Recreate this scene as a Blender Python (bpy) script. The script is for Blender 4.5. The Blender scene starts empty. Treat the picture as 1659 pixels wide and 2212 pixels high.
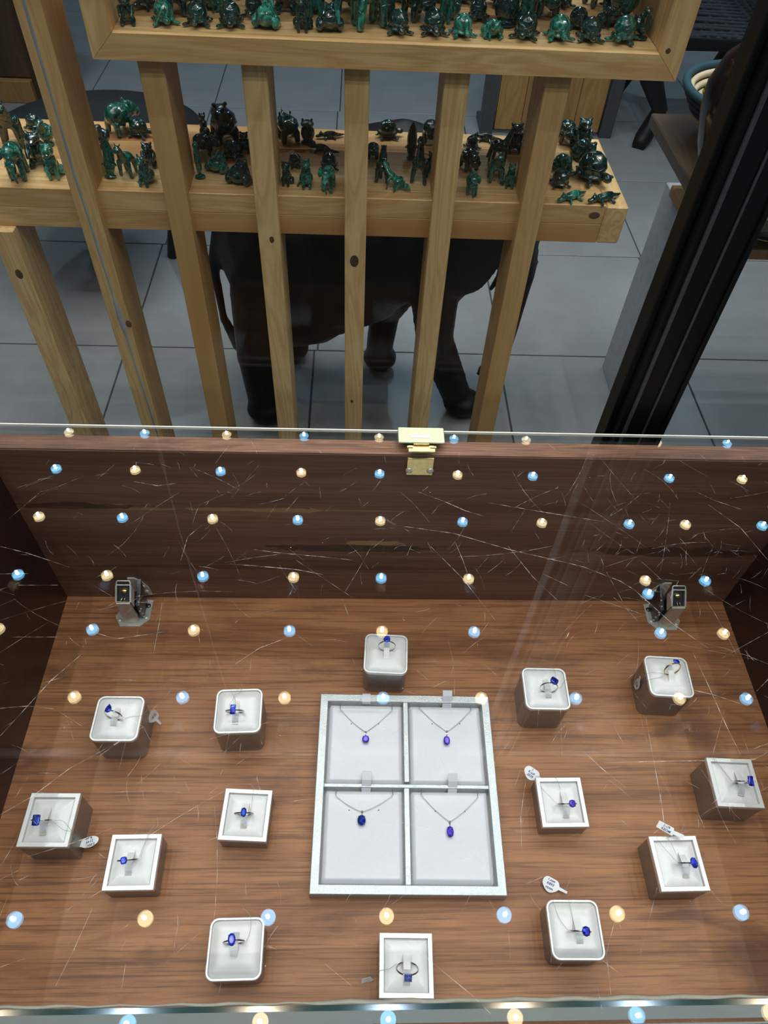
import bpy, bmesh, math, random
from mathutils import Vector, Matrix, Euler, noise
random.seed(7)
PI = math.pi
scene = bpy.context.scene
col = scene.collection

# ------------------------------------------------------------------ camera
CAM_F = 1566.36                      # focal length in pixels of the 1659 x 2212 frame
PITCH, YAW, ROLL = math.radians(51.0666), math.radians(3.7928), math.radians(3.7103)
F_ = Vector((math.sin(YAW)*math.cos(PITCH), math.cos(YAW)*math.cos(PITCH), -math.sin(PITCH)))
X_ = Vector((math.cos(YAW), -math.sin(YAW), 0))
U_ = X_.cross(F_)
XR = X_*math.cos(ROLL) + U_*math.sin(ROLL)
UR = -X_*math.sin(ROLL) + U_*math.cos(ROLL)
cd = bpy.data.cameras.new('camera'); cam = bpy.data.objects.new('camera', cd); col.objects.link(cam)
mw = Matrix((XR, UR, -F_)).transposed().to_4x4(); mw.translation = Vector((0, 0, 1.5))
cam.matrix_world = mw
cd.sensor_fit = 'HORIZONTAL'; cd.sensor_width = 36; cd.lens = CAM_F*36/1659
cd.clip_start = .02; cd.clip_end = 60
scene.camera = cam

# ------------------------------------------------------------------ world, lights, exposure
w = bpy.data.worlds.new('world'); scene.world = w; w.use_nodes = True
w.node_tree.nodes['Background'].inputs[0].default_value = (.80, .88, 1.0, 1)
w.node_tree.nodes['Background'].inputs[1].default_value = .10
scene.view_settings.view_transform = 'Standard'
scene.view_settings.look = 'None'
scene.view_settings.gamma = 1
scene.view_settings.use_curve_mapping = False
scene.view_settings.exposure = 0.13
scene.cycles.max_bounces = 6; scene.cycles.diffuse_bounces = 3; scene.cycles.glossy_bounces = 3; scene.cycles.transmission_bounces = 3
scene.cycles.transparent_max_bounces = 14; scene.cycles.adaptive_threshold = .05
CEIL = 2.70
LAMP_W = 5.2            # watts of each small ceiling spot
COOL = (.60, .80, 1.0); WARM = (1.0, .82, .60)
LX = (-1.138, -.840, -.515, -.205, .098, .403, .70, 1.030, 1.245, 1.54)
LROWS = ((-.66, .0), (-.36, 1.), (.141, 0), (.360, 1), (.957, 0), (1.190, 1), (1.400, 0), (1.652, 1), (1.885, 0), (2.080, 1))  # first two rows are unseen lamps added behind the camera for light
LAMPS = []
for ri, (ly, par) in enumerate(LROWS):
    for ci, lx in enumerate(LX):
        if ri == 0 and ci % 2: continue
        LAMPS.append((lx, ly, 'cool' if (ci + int(par)) % 2 == 0 else 'warm', 1.0))
FAR = []
for fy in (3.0, 4.3, 5.8):
    for fx in (-1.6, .5, 2.6):
        FAR.append((fx, fy, 'cool', 5.0))

# ------------------------------------------------------------------ node helpers
def mat(name):
    m = bpy.data.materials.new(name); m.use_nodes = True
    nt = m.node_tree; b = nt.nodes['Principled BSDF']
    return m, nt, b
def nd(nt, t, **kw):
    n = nt.nodes.new(t)
    for k, v in kw.items():
        if k[0] == '_': setattr(n, k[1:], v)
        else: n.inputs[k].default_value = v
    return n
def lk(nt, a, b): nt.links.new(a, b)
def ramp(nt, fac, stops):
    r = nt.nodes.new('ShaderNodeValToRGB'); e = r.color_ramp.elements
    while len(e) < len(stops): e.new(.5)
    for i, (p, c) in enumerate(stops):
        e[i].position = p; e[i].color = (*c, 1)
    lk(nt, fac, r.inputs[0]); return r.outputs[0]
def coords(nt, scale, rand=True, kind='Object'):
    tc = nt.nodes.new('ShaderNodeTexCoord'); mp = nt.nodes.new('ShaderNodeMapping')
    mp.inputs['Scale'].default_value = scale
    lk(nt, tc.outputs[kind], mp.inputs[0])
    if rand:
        oi = nt.nodes.new('ShaderNodeObjectInfo')
        m = nd(nt, 'ShaderNodeMath', _operation='MULTIPLY'); lk(nt, oi.outputs['Random'], m.inputs[0]); m.inputs[1].default_value = 37.
        lk(nt, m.outputs[0], mp.inputs['Location'])
    return mp.outputs[0]
def math_(nt, op, a, b=None, c=None):
    n = nt.nodes.new('ShaderNodeMath'); n.operation = op
    for i, v in enumerate((a, b, c)):
        if v is None: continue
        if hasattr(v, 'links'): lk(nt, v, n.inputs[i])
        else: n.inputs[i].default_value = v
    return n.outputs[0]
def mixc(nt, f, a, b, mode='MIX'):
    n = nt.nodes.new('ShaderNodeMix'); n.data_type = 'RGBA'; n.blend_type = mode
    for i, v in ((0, f), (6, a), (7, b)):
        if hasattr(v, 'links'): lk(nt, v, n.inputs[i])
        else: n.inputs[i].default_value = v if i == 0 else (*v, 1)
    return n.outputs[2]
def bump(nt, b, h, dist=.001, strength=.5):
    n = nt.nodes.new('ShaderNodeBump'); n.inputs['Strength'].default_value = strength; n.inputs['Distance'].default_value = dist
    lk(nt, h, n.inputs['Height']); lk(nt, n.outputs[0], b.inputs['Normal'])

def wood(name, light, mid, dark, axis='x', g=1.0, rough=.42, fibre=.35, knots=0.0, spec=.4, rings=9., rand=True):
    """sawn wood: growth rings stretched along the axis, fibre lines and an optional sprinkling of knots"""
    m, nt, b = mat(name)
    s = {'x': (1.0, 9., 9.), 'y': (9., 1.0, 9.), 'z': (9., 9., 1.0)}[axis]
    v = coords(nt, tuple(a*g for a in s), rand)
    n1 = nd(nt, 'ShaderNodeTexNoise', Scale=1.1, Detail=4., Roughness=.55, Distortion=.6); lk(nt, v, n1.inputs['Vector'])
    rg = math_(nt, 'FRACT', math_(nt, 'MULTIPLY', n1.outputs[0], rings))
    rg = math_(nt, 'ABSOLUTE', math_(nt, 'SUBTRACT', math_(nt, 'MULTIPLY', rg, 2.), 1.))
    s2 = {'x': (3., 260., 260.), 'y': (260., 3., 260.), 'z': (260., 260., 3.)}[axis]
    v2 = coords(nt, tuple(a*g for a in s2), rand)
    n2 = nd(nt, 'ShaderNodeTexNoise', Scale=1.0, Detail=3., Roughness=.7); lk(nt, v2, n2.inputs['Vector'])
    n3 = nd(nt, 'ShaderNodeTexNoise', Scale=.45, Detail=2.); lk(nt, v, n3.inputs['Vector'])
    c = ramp(nt, rg, [(0, light), (.55, tuple((p+q)/2 for p, q in zip(light, mid))), (1, mid)])
    c = mixc(nt, ramp(nt, n3.outputs[0], [(.42, (0, 0, 0)), (.72, (1, 1, 1))]), c, dark)
    f = ramp(nt, n2.outputs[0], [(.30, (1, 1, 1)), (.55, (0, 0, 0))])
    c = mixc(nt, math_(nt, 'MULTIPLY', f, fibre), c, dark)
    if knots > 0:
        s3 = {'x': (2.2, 6., 6.), 'y': (6., 2.2, 6.), 'z': (6., 6., 2.2)}[axis]
        v3 = coords(nt, tuple(a*knots for a in s3), rand)
        vo = nd(nt, 'ShaderNodeTexVoronoi', Scale=1.0, Randomness=1.0); lk(nt, v3, vo.inputs['Vector'])
        k = ramp(nt, vo.outputs['Distance'], [(.05, (1, 1, 1)), (.13, (.25, .25, .25)), (.2, (0, 0, 0))])
        c = mixc(nt, k, c, (.13, .05, .015))
    lk(nt, c, b.inputs['Base Color']); b.inputs['Roughness'].default_value = rough
    b.inputs['Specular IOR Level'].default_value = spec
    bump(nt, b, n2.outputs[0], .0004, .35)
    return m
def plain(name, c, rough=.5, metal=0., spec=.5, bumps=None, coat=0., sheen=0., var=.12):
    m, nt, b = mat(name)
    v = coords(nt, (1, 1, 1))
    n = nd(nt, 'ShaderNodeTexNoise', Scale=(bumps[0] if bumps else 60.), Detail=3.); lk(nt, v, n.inputs['Vector'])
    cc = mixc(nt, ramp(nt, n.outputs[0], [(.3, (0, 0, 0)), (.7, (1, 1, 1))]), tuple(x*(1-var) for x in c), tuple(min(1, x*(1+var*.67)) for x in c))
    lk(nt, cc, b.inputs['Base Color'])
    b.inputs['Roughness'].default_value = rough; b.inputs['Metallic'].default_value = metal
    b.inputs['Specular IOR Level'].default_value = spec; b.inputs['Coat Weight'].default_value = coat
    b.inputs['Sheen Weight'].default_value = sheen
    if bumps: bump(nt, b, n.outputs[0], bumps[1], bumps[2])
    return m
M = {}
M['pine_x'] = wood('pine_along_x', (.78, .545, .255), (.60, .365, .145), (.46, .22, .07), 'x', 1.6, .5, .2, knots=.9)
M['pine_z'] = wood('pine_along_z', (.78, .545, .255), (.62, .385, .155), (.50, .27, .09), 'z', 1.6, .5, .16, knots=.9)
M['pine_y'] = wood('pine_along_y', (.78, .545, .255), (.62, .385, .155), (.50, .27, .09), 'y', 1.6, .5, .16, knots=.9)
M['table_wood'] = wood('brown_table_wood', (.11, .075, .05), (.08, .052, .034), (.04, .026, .018), 'y', 1.3, .4, .2)
M['old_wood'] = wood('dark_old_wood', (.15, .085, .035), (.11, .06, .025), (.05, .028, .014), 'z', 1.2, .5, .3)
M['orange_wood'] = wood('orange_plank_wood', (.48, .27, .09), (.38, .20, .06), (.24, .12, .035), 'z', 1.2, .5, .15, knots=.8)
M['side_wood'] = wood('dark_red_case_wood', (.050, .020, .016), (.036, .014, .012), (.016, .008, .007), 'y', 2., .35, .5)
M['rim_wood'] = wood('back_board_wood', (.34, .16, .095), (.20, .09, .055), (.05, .024, .018), 'x', 4., .5, .85)

def walnut():
    m, nt, b = mat('walnut_case_floor')
    v = coords(nt, (1.9, 11., 11.), False)
    n1 = nd(nt, 'ShaderNodeTexNoise', Scale=1.5, Detail=10., Roughness=.70, Distortion=1.0); lk(nt, v, n1.inputs['Vector'])
    c = ramp(nt, n1.outputs[0], [(.26, (.15, .058, .027)), (.40, (.29, .118, .050)), (.55, (.415, .182, .076)), (.66, (.33, .138, .058)), (.80, (.20, .080, .037))])
    v2 = coords(nt, (9., 420., 420.), False)
    n2 = nd(nt, 'ShaderNodeTexNoise', Scale=1., Detail=3., Roughness=.75); lk(nt, v2, n2.inputs['Vector'])
    f = ramp(nt, n2.outputs[0], [(.36, (1, 1, 1)), (.52, (0, 0, 0))])
    c = mixc(nt, math_(nt, 'MULTIPLY', f, .65), c, (.10, .042, .024))
    # dark smoky figure and burls
    v3 = coords(nt, (3.0, 6.5, 6.5), False)
    n3 = nd(nt, 'ShaderNodeTexNoise', Scale=1.3, Detail=5., Roughness=.6, Distortion=2.2); lk(nt, v3, n3.inputs['Vector'])
    d = ramp(nt, n3.outputs[0], [(.56, (0, 0, 0)), (.70, (1, 1, 1))])
    c = mixc(nt, math_(nt, 'MULTIPLY', d, .6), c, (.105, .050, .033))
    for (bx, by, rx, ry) in ((.312, .165, .05, .022), (.352, .052, .05, .03), (-.255, .17, .04, .03), (-.272, .215, .03, .012), (.395, .105, .03, .018), (.245, .10, .018, .01), (.02, .075, .03, .006)):
        tc = nt.nodes.new('ShaderNodeTexCoord'); sp = nt.nodes.new('ShaderNodeSeparateXYZ'); lk(nt, tc.outputs['Object'], sp.inputs[0])
        ex = math_(nt, 'DIVIDE', math_(nt, 'SUBTRACT', sp.outputs[0], bx), rx)
        ey = math_(nt, 'DIVIDE', math_(nt, 'SUBTRACT', sp.outputs[1], by), ry)
        r2 = math_(nt, 'SQRT', math_(nt, 'ADD', math_(nt, 'MULTIPLY', ex, ex), math_(nt, 'MULTIPLY', ey, ey)))
        r2 = math_(nt, 'ADD', r2, math_(nt, 'MULTIPLY', n3.outputs[0], 1.6))
        k = ramp(nt, r2, [(.75, (.75, .75, .75)), (1.15, (.2, .2, .2)), (1.6, (0, 0, 0))])
        sw = math_(nt, 'ABSOLUTE', math_(nt, 'SINE', math_(nt, 'MULTIPLY', r2, 22.)))
        k = math_(nt, 'MULTIPLY', k, math_(nt, 'ADD', .45, math_(nt, 'MULTIPLY', sw, .5)))
        c = mixc(nt, k, c, (.07, .036, .026))
    lk(nt, c, b.inputs['Base Color']); b.inputs['Roughness'].default_value = .42; b.inputs['Specular IOR Level'].default_value = .35
    bump(nt, b, n2.outputs[0], .0003, .4)
    return m
M['walnut'] = walnut()

def backwood():
    m, nt, b = mat('dark_back_board_wood')
    v = coords(nt, (1.2, 16., 16.), False)
    n1 = nd(nt, 'ShaderNodeTexNoise', Scale=1.6, Detail=5., Roughness=.6, Distortion=.5); lk(nt, v, n1.inputs['Vector'])
    c = ramp(nt, n1.outputs[0], [(.3, (.12, .060, .042)), (.5, (.20, .105, .070)), (.7, (.26, .145, .095))])
    v2 = coords(nt, (9., 500., 500.), False)
    n2 = nd(nt, 'ShaderNodeTexNoise', Scale=1., Detail=3., Roughness=.75); lk(nt, v2, n2.inputs['Vector'])
    f = ramp(nt, n2.outputs[0], [(.36, (1, 1, 1)), (.55, (0, 0, 0))])
    c = mixc(nt, math_(nt, 'MULTIPLY', f, .5), c, (.085, .042, .032))
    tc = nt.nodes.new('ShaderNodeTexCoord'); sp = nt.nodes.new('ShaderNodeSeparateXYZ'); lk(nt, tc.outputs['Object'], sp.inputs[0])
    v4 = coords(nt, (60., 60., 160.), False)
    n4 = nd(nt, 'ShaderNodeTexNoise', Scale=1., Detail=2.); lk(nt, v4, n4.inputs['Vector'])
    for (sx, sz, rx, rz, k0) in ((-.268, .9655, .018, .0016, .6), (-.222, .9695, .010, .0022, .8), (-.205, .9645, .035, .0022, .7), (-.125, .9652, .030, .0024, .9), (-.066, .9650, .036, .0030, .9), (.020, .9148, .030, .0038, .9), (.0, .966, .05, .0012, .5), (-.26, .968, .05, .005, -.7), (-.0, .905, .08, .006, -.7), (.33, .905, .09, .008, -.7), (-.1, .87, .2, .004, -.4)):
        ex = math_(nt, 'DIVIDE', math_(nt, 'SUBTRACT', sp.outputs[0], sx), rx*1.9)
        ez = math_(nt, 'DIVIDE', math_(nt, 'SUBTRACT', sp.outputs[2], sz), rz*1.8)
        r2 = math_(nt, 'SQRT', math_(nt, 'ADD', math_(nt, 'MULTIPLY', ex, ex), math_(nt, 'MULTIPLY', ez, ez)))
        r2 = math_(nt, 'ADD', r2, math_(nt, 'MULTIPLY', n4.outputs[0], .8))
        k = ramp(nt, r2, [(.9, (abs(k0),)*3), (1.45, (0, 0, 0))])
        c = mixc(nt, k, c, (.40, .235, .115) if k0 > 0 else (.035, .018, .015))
    lk(nt, c, b.inputs['Base Color']); b.inputs['Roughness'].default_value = .5; b.inputs['Specular IOR Level'].default_value = .3
    bump(nt, b, n2.outputs[0], .0003, .4)
    return m
M['back'] = backwood()

def glass(name, tint, refl=1.0):
    """thin sheet glass: transmits straight through, mirrors by Fresnel"""
    m, nt, b = mat(name); nt.nodes.remove(b)
    out = nt.nodes['Material Output']
    tr = nt.nodes.new('ShaderNodeBsdfTransparent'); tr.inputs[0].default_value = (*tint, 1)
    gl = nt.nodes.new('ShaderNodeBsdfGlossy'); gl.inputs['Roughness'].default_value = .004; gl.inputs[0].default_value = (1, 1, 1, 1)
    fr = nt.nodes.new('ShaderNodeFresnel'); ge = nt.nodes.new('ShaderNodeNewGeometry')
    lk(nt, math_(nt, 'SUBTRACT', 1.5, math_(nt, 'MULTIPLY', ge.outputs['Backfacing'], 1.5 - 1/1.5)), fr.inputs[0])
    v = coords(nt, (3, 3, 3), False); n = nd(nt, 'ShaderNodeTexNoise', Scale=1.2, Detail=1.); lk(nt, v, n.inputs['Vector'])
    bp = nt.nodes.new('ShaderNodeBump'); bp.inputs['Strength'].default_value = .03; bp.inputs['Distance'].default_value = .001
    lk(nt, n.outputs[0], bp.inputs['Height']); lk(nt, bp.outputs[0], gl.inputs['Normal'])
    mx = nt.nodes.new('ShaderNodeMixShader')
    lk(nt, math_(nt, 'MULTIPLY', fr.outputs[0], refl), mx.inputs[0]); lk(nt, tr.outputs[0], mx.inputs[1]); lk(nt, gl.outputs[0], mx.inputs[2])
    lk(nt, mx.outputs[0], out.inputs[0])
    return m
M['pane'] = glass('clear_window_glass', (.96, .975, .97), .24)
M['glass'] = glass('clear_sheet_glass', (.985, .99, .985))
M['edge'] = plain('teal_glass_edge', (.050, .078, .072), .3, 0, .8)
M['edge_dark'] = plain('dark_teal_glass_edge', (.012, .05, .05), .1, 0, .8)
M['edge_highlight'] = plain('glass_edge_highlight', (.92, .93, .80), .3, 0, .5)  # near-white colour paints the highlight along the lid's rear edge
def scratchm():
    m, nt, b = mat('scratched_glass_mark'); out = nt.nodes['Material Output']
    tr = nt.nodes.new('ShaderNodeBsdfTransparent'); mx = nt.nodes.new('ShaderNodeMixShader')
    v = coords(nt, (160, 160, 160), False); n = nd(nt, 'ShaderNodeTexNoise', Scale=1., Detail=2.); lk(nt, v, n.inputs['Vector'])
    lk(nt, ramp(nt, n.outputs[0], [(.42, (.06,)*3), (.66, (.5,)*3)]), mx.inputs[0])
    b.inputs['Base Color'].default_value = (.85, .82, .75, 1); b.inputs['Roughness'].default_value = .5
    lk(nt, tr.outputs[0], mx.inputs[1]); lk(nt, b.outputs[0], mx.inputs[2]); lk(nt, mx.outputs[0], out.inputs[0])
    return m
M['scratch'] = scratchm()
M['satin'] = plain('pearl_satin_pad', (.66, .66, .70), .33, .10, .5, (420., .0001, .12), sheen=.2, var=.03)
M['leather'] = plain('pearl_leatherette', (.80, .795, .785), .36, .08, .5, (240., .0001, .12), var=.03)
M['silver'] = plain('silver_leatherette', (.80, .80, .79), .38, .55, .5, (1600., .0003, .45))
M['tray_silver'] = plain('brushed_silver_leatherette', (.56, .59, .60), .34, .62, .5, (900., .0005, .8))
M['shaded_taupe'] = plain('shaded_silver_taupe', (.30, .265, .24), .33, .55, .5, (600., .0001, .1))  # dark reflection on the stand sides painted in as a darker silver
M['slot_shade'] = plain('slot_shade_cream', (.55, .52, .40), .8)
def clear():
    m, nt, b = mat('clear_plastic'); out = nt.nodes['Material Output']
    tr = nt.nodes.new('ShaderNodeBsdfTransparent'); tr.inputs[0].default_value = (.95, .955, .96, 1)
    mx = nt.nodes.new('ShaderNodeMixShader'); mx.inputs[0].default_value = .28
    b.inputs['Base Color'].default_value = (.80, .81, .82, 1); b.inputs['Roughness'].default_value = .15
    lk(nt, tr.outputs[0], mx.inputs[1]); lk(nt, b.outputs[0], mx.inputs[2]); lk(nt, mx.outputs[0], out.inputs[0])
    return m
M['clear'] = clear()
M['white_metal'] = plain('white_gold', (.80, .80, .80), .12, 1.)
M['chain'] = plain('bright_silver_chain', (.80, .80, .80), .3, .35)
M['gold'] = plain('yellow_gold', (.95, .68, .28), .15, 1.)
M['brass'] = plain('brass', (.80, .66, .30), .28, 1., .5, (300., .0002, .2))
M['brass_reflect'] = plain('brass_with_greenish_reflection', (.55, .60, .38), .42, .8, .5, (500., .0003, .5))  # greenish reflection on the clamp painted into the brass colour
M['steel'] = plain('zinc_steel', (.66, .65, .58), .34, .40, .6, (200., .0002, .15))
M['steel_dark'] = plain('dark_steel', (.12, .12, .13), .35, .9)
M['paper'] = plain('paper_tag', (.80, .80, .82), .5)
M['ink'] = plain('blue_black_ink', (.03, .035, .16), .5)
M['thread'] = plain('grey_thread', (.42, .40, .38), .6)
M['black'] = plain('black_aluminium', (.004, .0045, .0045), .42, .0, .3)
M['seam'] = plain('grey_silicone_seam', (.22, .24, .25), .4)
M['silicone'] = plain('milky_silicone', (.40, .36, .29), .4, 0, .5, (90., .001, .6))
M['grout'] = plain('dark_floor_grout', (.045, .05, .055), .8)
M['white_paint'] = plain('pale_grey_painted_board', (.40, .42, .46), .6)
M['wall'] = plain('off_white_wall', (.45, .45, .44), .8)
M['ceiling'] = plain('charcoal_ceiling', (.035, .035, .035), .9)
M['ebony'] = plain('blackened_carved_wood', (.005, .0045, .004), .5, 0, .3, (22., .004, .5))
M['vase'] = plain('dark_lacquered_gourd', (.016, .007, .005), .14, 0, .45)
M['fur'] = plain('dark_fur', (.02, .014, .012), .9)
M['teal_coil'] = plain('teal_dyed_coil', (.018, .055, .075), .7, 0, .3, (250., .0008, .6))
M['straw'] = plain('pale_straw_coil', (.50, .42, .28), .75, 0, .3, (250., .0008, .6))
M['dark_coil'] = plain('navy_coil', (.02, .03, .05), .75, 0, .3, (250., .0008, .6))
M['gold_pot'] = plain('blackened_brass_pot', (.35, .24, .07), .18, 1.)
M['rattan'] = plain('dark_woven_cane', (.018, .022, .028), .5, 0, .4, (180., .002, .8))
M['grey_metal'] = plain('grey_metal_upright', (.10, .11, .115), .45, .6)

def malachite(name, tone):
    m, nt, b = mat(name)
    v = coords(nt, (1, 1, 1))
    n = nd(nt, 'ShaderNodeTexNoise', Scale=1.15, Detail=1.5, Distortion=.9); lk(nt, v, n.inputs['Vector'])
    s = math_(nt, 'FRACT', math_(nt, 'MULTIPLY', n.outputs[0], 7.))
    s = math_(nt, 'ABSOLUTE', math_(nt, 'SUBTRACT', math_(nt, 'MULTIPLY', s, 2.), 1.))
    A = [((.001, .012, .010), (.002, .030, .022), (.004, .060, .044)),
         ((.002, .040, .028), (.003, .10, .068), (.010, .20, .14)),
         ((.003, .060, .042), (.006, .17, .115), (.05, .36, .26))][tone]
    c = ramp(nt, s, [(0, A[0]), (.5, A[1]), (1, A[2])])
    lk(nt, c, b.inputs['Base Color']); b.inputs['Roughness'].default_value = .16; b.inputs['Specular IOR Level'].default_value = .8
    b.inputs['Coat Weight'].default_value = 1.; b.inputs['Coat Roughness'].default_value = .09; b.inputs['Coat IOR'].default_value = 1.5
    n2 = nd(nt, 'ShaderNodeTexVoronoi', Scale=4.2, _feature='DISTANCE_TO_EDGE'); lk(nt, v, n2.inputs['Vector'])
    k = ramp(nt, n2.outputs[0], [(.0, (0, 0, 0)), (.06, (1, 1, 1))])
    bump(nt, b, k, .0015, .6)
    return m
M['mal'] = [malachite('malachite_dark', 0), malachite('malachite_green', 1), malachite('malachite_light', 2)]
def gem(name, c1, c2):
    m, nt, b = mat(name)
    v = coords(nt, (520, 520, 520)); vo = nd(nt, 'ShaderNodeTexVoronoi', Scale=1.); lk(nt, v, vo.inputs['Vector'])
    sp = nt.nodes.new('ShaderNodeSeparateColor'); lk(nt, vo.outputs['Color'], sp.inputs[0])
    c = ramp(nt, sp.outputs[0], [(.15, c2), (.55, tuple((p+q)/2 for p, q in zip(c1, c2))), (.85, c1)])  # bright and dark cells paint facet glints into the stone colour
    lk(nt, c, b.inputs['Base Color']); b.inputs['Metallic'].default_value = .35; b.inputs['Roughness'].default_value = .16
    b.inputs['Coat Weight'].default_value = 1.; b.inputs['Coat Roughness'].default_value = .02; b.inputs['Coat IOR'].default_value = 1.9
    return m
M['sapphire'] = gem('royal_blue_stone', (.05, .10, 1.0), (.004, .008, .22))
M['sapphire_dark'] = gem('deep_blue_stone', (.02, .09, .60), (.004, .010, .16))
M['violet'] = gem('violet_blue_stone', (.16, .09, .95), (.03, .02, .42))
M['pale'] = gem('pale_blue_stone', (.22, .32, .90), (.10, .13, .45))
M['diamond'] = gem('clear_small_stone', (.9, .9, .95), (.6, .6, .7))
def tile():
    m, nt, b = mat('glazed_floor_tile')
    v = coords(nt, (1, 1, 1)); n = nd(nt, 'ShaderNodeTexNoise', Scale=6., Detail=5., Roughness=.6); lk(nt, v, n.inputs['Vector'])
    lk(nt, ramp(nt, n.outputs[0], [(.3, (.235, .24, .245)), (.7, (.285, .29, .29))]), b.inputs['Base Color'])
    b.inputs['Roughness'].default_value = .28; b.inputs['Specular IOR Level'].default_value = .5
    n2 = nd(nt, 'ShaderNodeTexNoise', Scale=40., Detail=3.); lk(nt, v, n2.inputs['Vector']); bump(nt, b, n2.outputs[0], .0008, .15)
    return m
M['tile'] = tile()
def emis(name, c, s):
    m, nt, b = mat(name); b.inputs['Base Color'].default_value = (0, 0, 0, 1)
    b.inputs['Emission Color'].default_value = (*c, 1); b.inputs['Emission Strength'].default_value = s
    return m
M['cool_disc'] = emis('cool_lamp_disc', (.22, .62, 1.0), 11.)
M['warm_disc'] = emis('warm_lamp_disc', (1.0, .78, .42), 10.)
for k_ in ('cool_disc', 'warm_disc'): M[k_].cycles.emission_sampling = 'NONE'
SCRATCHES = [[(-0.0917, 0.3109), (-0.0699, 0.3091), (-0.0423, 0.3065), (-0.0225, 0.3022)], [(-0.0755, 0.3244), (-0.0571, 0.3216), (-0.0221, 0.3182), (-0.0003, 0.3155)], [(0.0342, 0.3492), (0.0783, 0.3421), (0.1203, 0.327), (0.1651, 0.3146), (0.1759, 0.3113), (0.201, 0.2989), (0.2104, 0.2908), (0.2305, 0.2633), (0.2516, 0.2429)], [(0.0519, 0.3844), (0.0732, 0.3745), (0.0894, 0.3651), (0.1038, 0.3597)], [(0.1072, 0.3741), (0.155, 0.3643), (0.2005, 0.3556)], [(0.0785, 0.3349), (0.0834, 0.3165), (0.0882, 0.292)], [(0.1199, 0.3301), (0.1347, 0.3024), (0.1505, 0.2813)], [(-0.1286, 0.313), (-0.1269, 0.3355), (-0.118, 0.3468)], [(-0.2642, 0.3248), (-0.242, 0.3187), (-0.2085, 0.3066)], [(-0.2565, 0.2999), (-0.2434, 0.3005), (-0.2362, 0.3005)], [(-0.2405, 0.2905), (-0.2127, 0.2908)], [(-0.2328, 0.2484), (-0.2017, 0.2487)], [(-0.2246, 0.1971), (-0.2076, 0.1987), (-0.1911, 0.1968)], [(-0.1817, 0.2368), (-0.1978, 0.2164), (-0.2189, 0.1788)], [(-0.1572, 0.1642), (-0.1442, 0.1758), (-0.1316, 0.1849)], [(-0.151, 0.4067), (-0.1613, 0.4112)], [(-0.197, 0.4104), (-0.2081, 0.3928)], [(-0.1303, 0.2531), (-0.1623, 0.2475), (-0.1792, 0.2528)], [(-0.1781, 0.3909), (-0.1588, 0.3868), (-0.1445, 0.3896)], [(0.2842, 0.3899), (0.2974, 0.38), (0.3173, 0.3705)], [(0.2915, 0.375), (0.3109, 0.3512), (0.3221, 0.3196)], [(0.0875, 0.1581), (0.1013, 0.1752)], [(0.1082, 0.1495), (0.1027, 0.1303), (0.1001, 0.107)], [(0.1481, 0.1692), (0.1578, 0.158), (0.1699, 0.1465)], [(0.1585, 0.1615), (0.1884, 0.1623), (0.2275, 0.1629), (0.2579, 0.1638), (0.2683, 0.1682)], [(0.2394, 0.241), (0.2431, 0.2147), (0.2466, 0.1852), (0.2498, 0.1668)], [(0.2174, 0.2146), (0.2443, 0.2079), (0.2613, 0.2013)], [(0.1397, 0.2076), (0.1335, 0.1639)], [(0.1941, 0.1915), (0.1903, 0.1353), (0.1869, 0.1116)], [(-0.2043, 0.1315), (-0.1887, 0.142), (-0.1712, 0.1585), (-0.1442, 0.1758)], [(-0.1818, 0.1087), (-0.1579, 0.116), (-0.1385, 0.1235)], [(-0.1936, 0.0969), (-0.1849, 0.1015)], [(-0.15, 0.0466), (-0.1447, 0.063), (-0.1396, 0.0826)], [(-0.0666, 0.0406), (-0.0653, 0.0487)], [(0.032, 0.0645), (0.0649, 0.04), (0.0738, 0.032)], [(-0.0126, 0.0553), (0.0022, 0.0448)], [(-0.1346, 0.2336), (-0.1351, 0.2623), (-0.1361, 0.2775)], [(-0.0428, 0.3149), (-0.0006, 0.2827)], [(0.2086, 0.3087), (0.2287, 0.2963)], [(0.2215, 0.3174), (0.2433, 0.285)], [(0.23, 0.3013), (0.2455, 0.2994)], [(0.1922, 0.3072), (0.1987, 0.2806)], [(0.197, 0.2806), (0.2062, 0.2643)], [(0.1926, 0.2845), (0.2038, 0.2728)], [(0.2254, 0.1464), (0.2187, 0.1638)], [(-0.0925, 0.1758), (-0.053, 0.188)], [(-0.0671, 0.1819), (-0.0823, 0.1641)], [(-0.081, 0.227), (-0.0637, 0.241), (-0.039, 0.252)], [(0.1155, 0.0805), (0.1086, 0.054)], [(0.1381, 0.0392), (0.1396, 0.058), (0.1486, 0.0756)], [(0.1316, 0.0433), (0.132, 0.0312)], [(0.0594, 0.3293), (0.082, 0.2997), (0.1024, 0.2642)], [(-0.2654, 0.3513), (-0.2487, 0.3797)], [(0.1325, 0.2211), (0.1138, 0.201)]]
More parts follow.
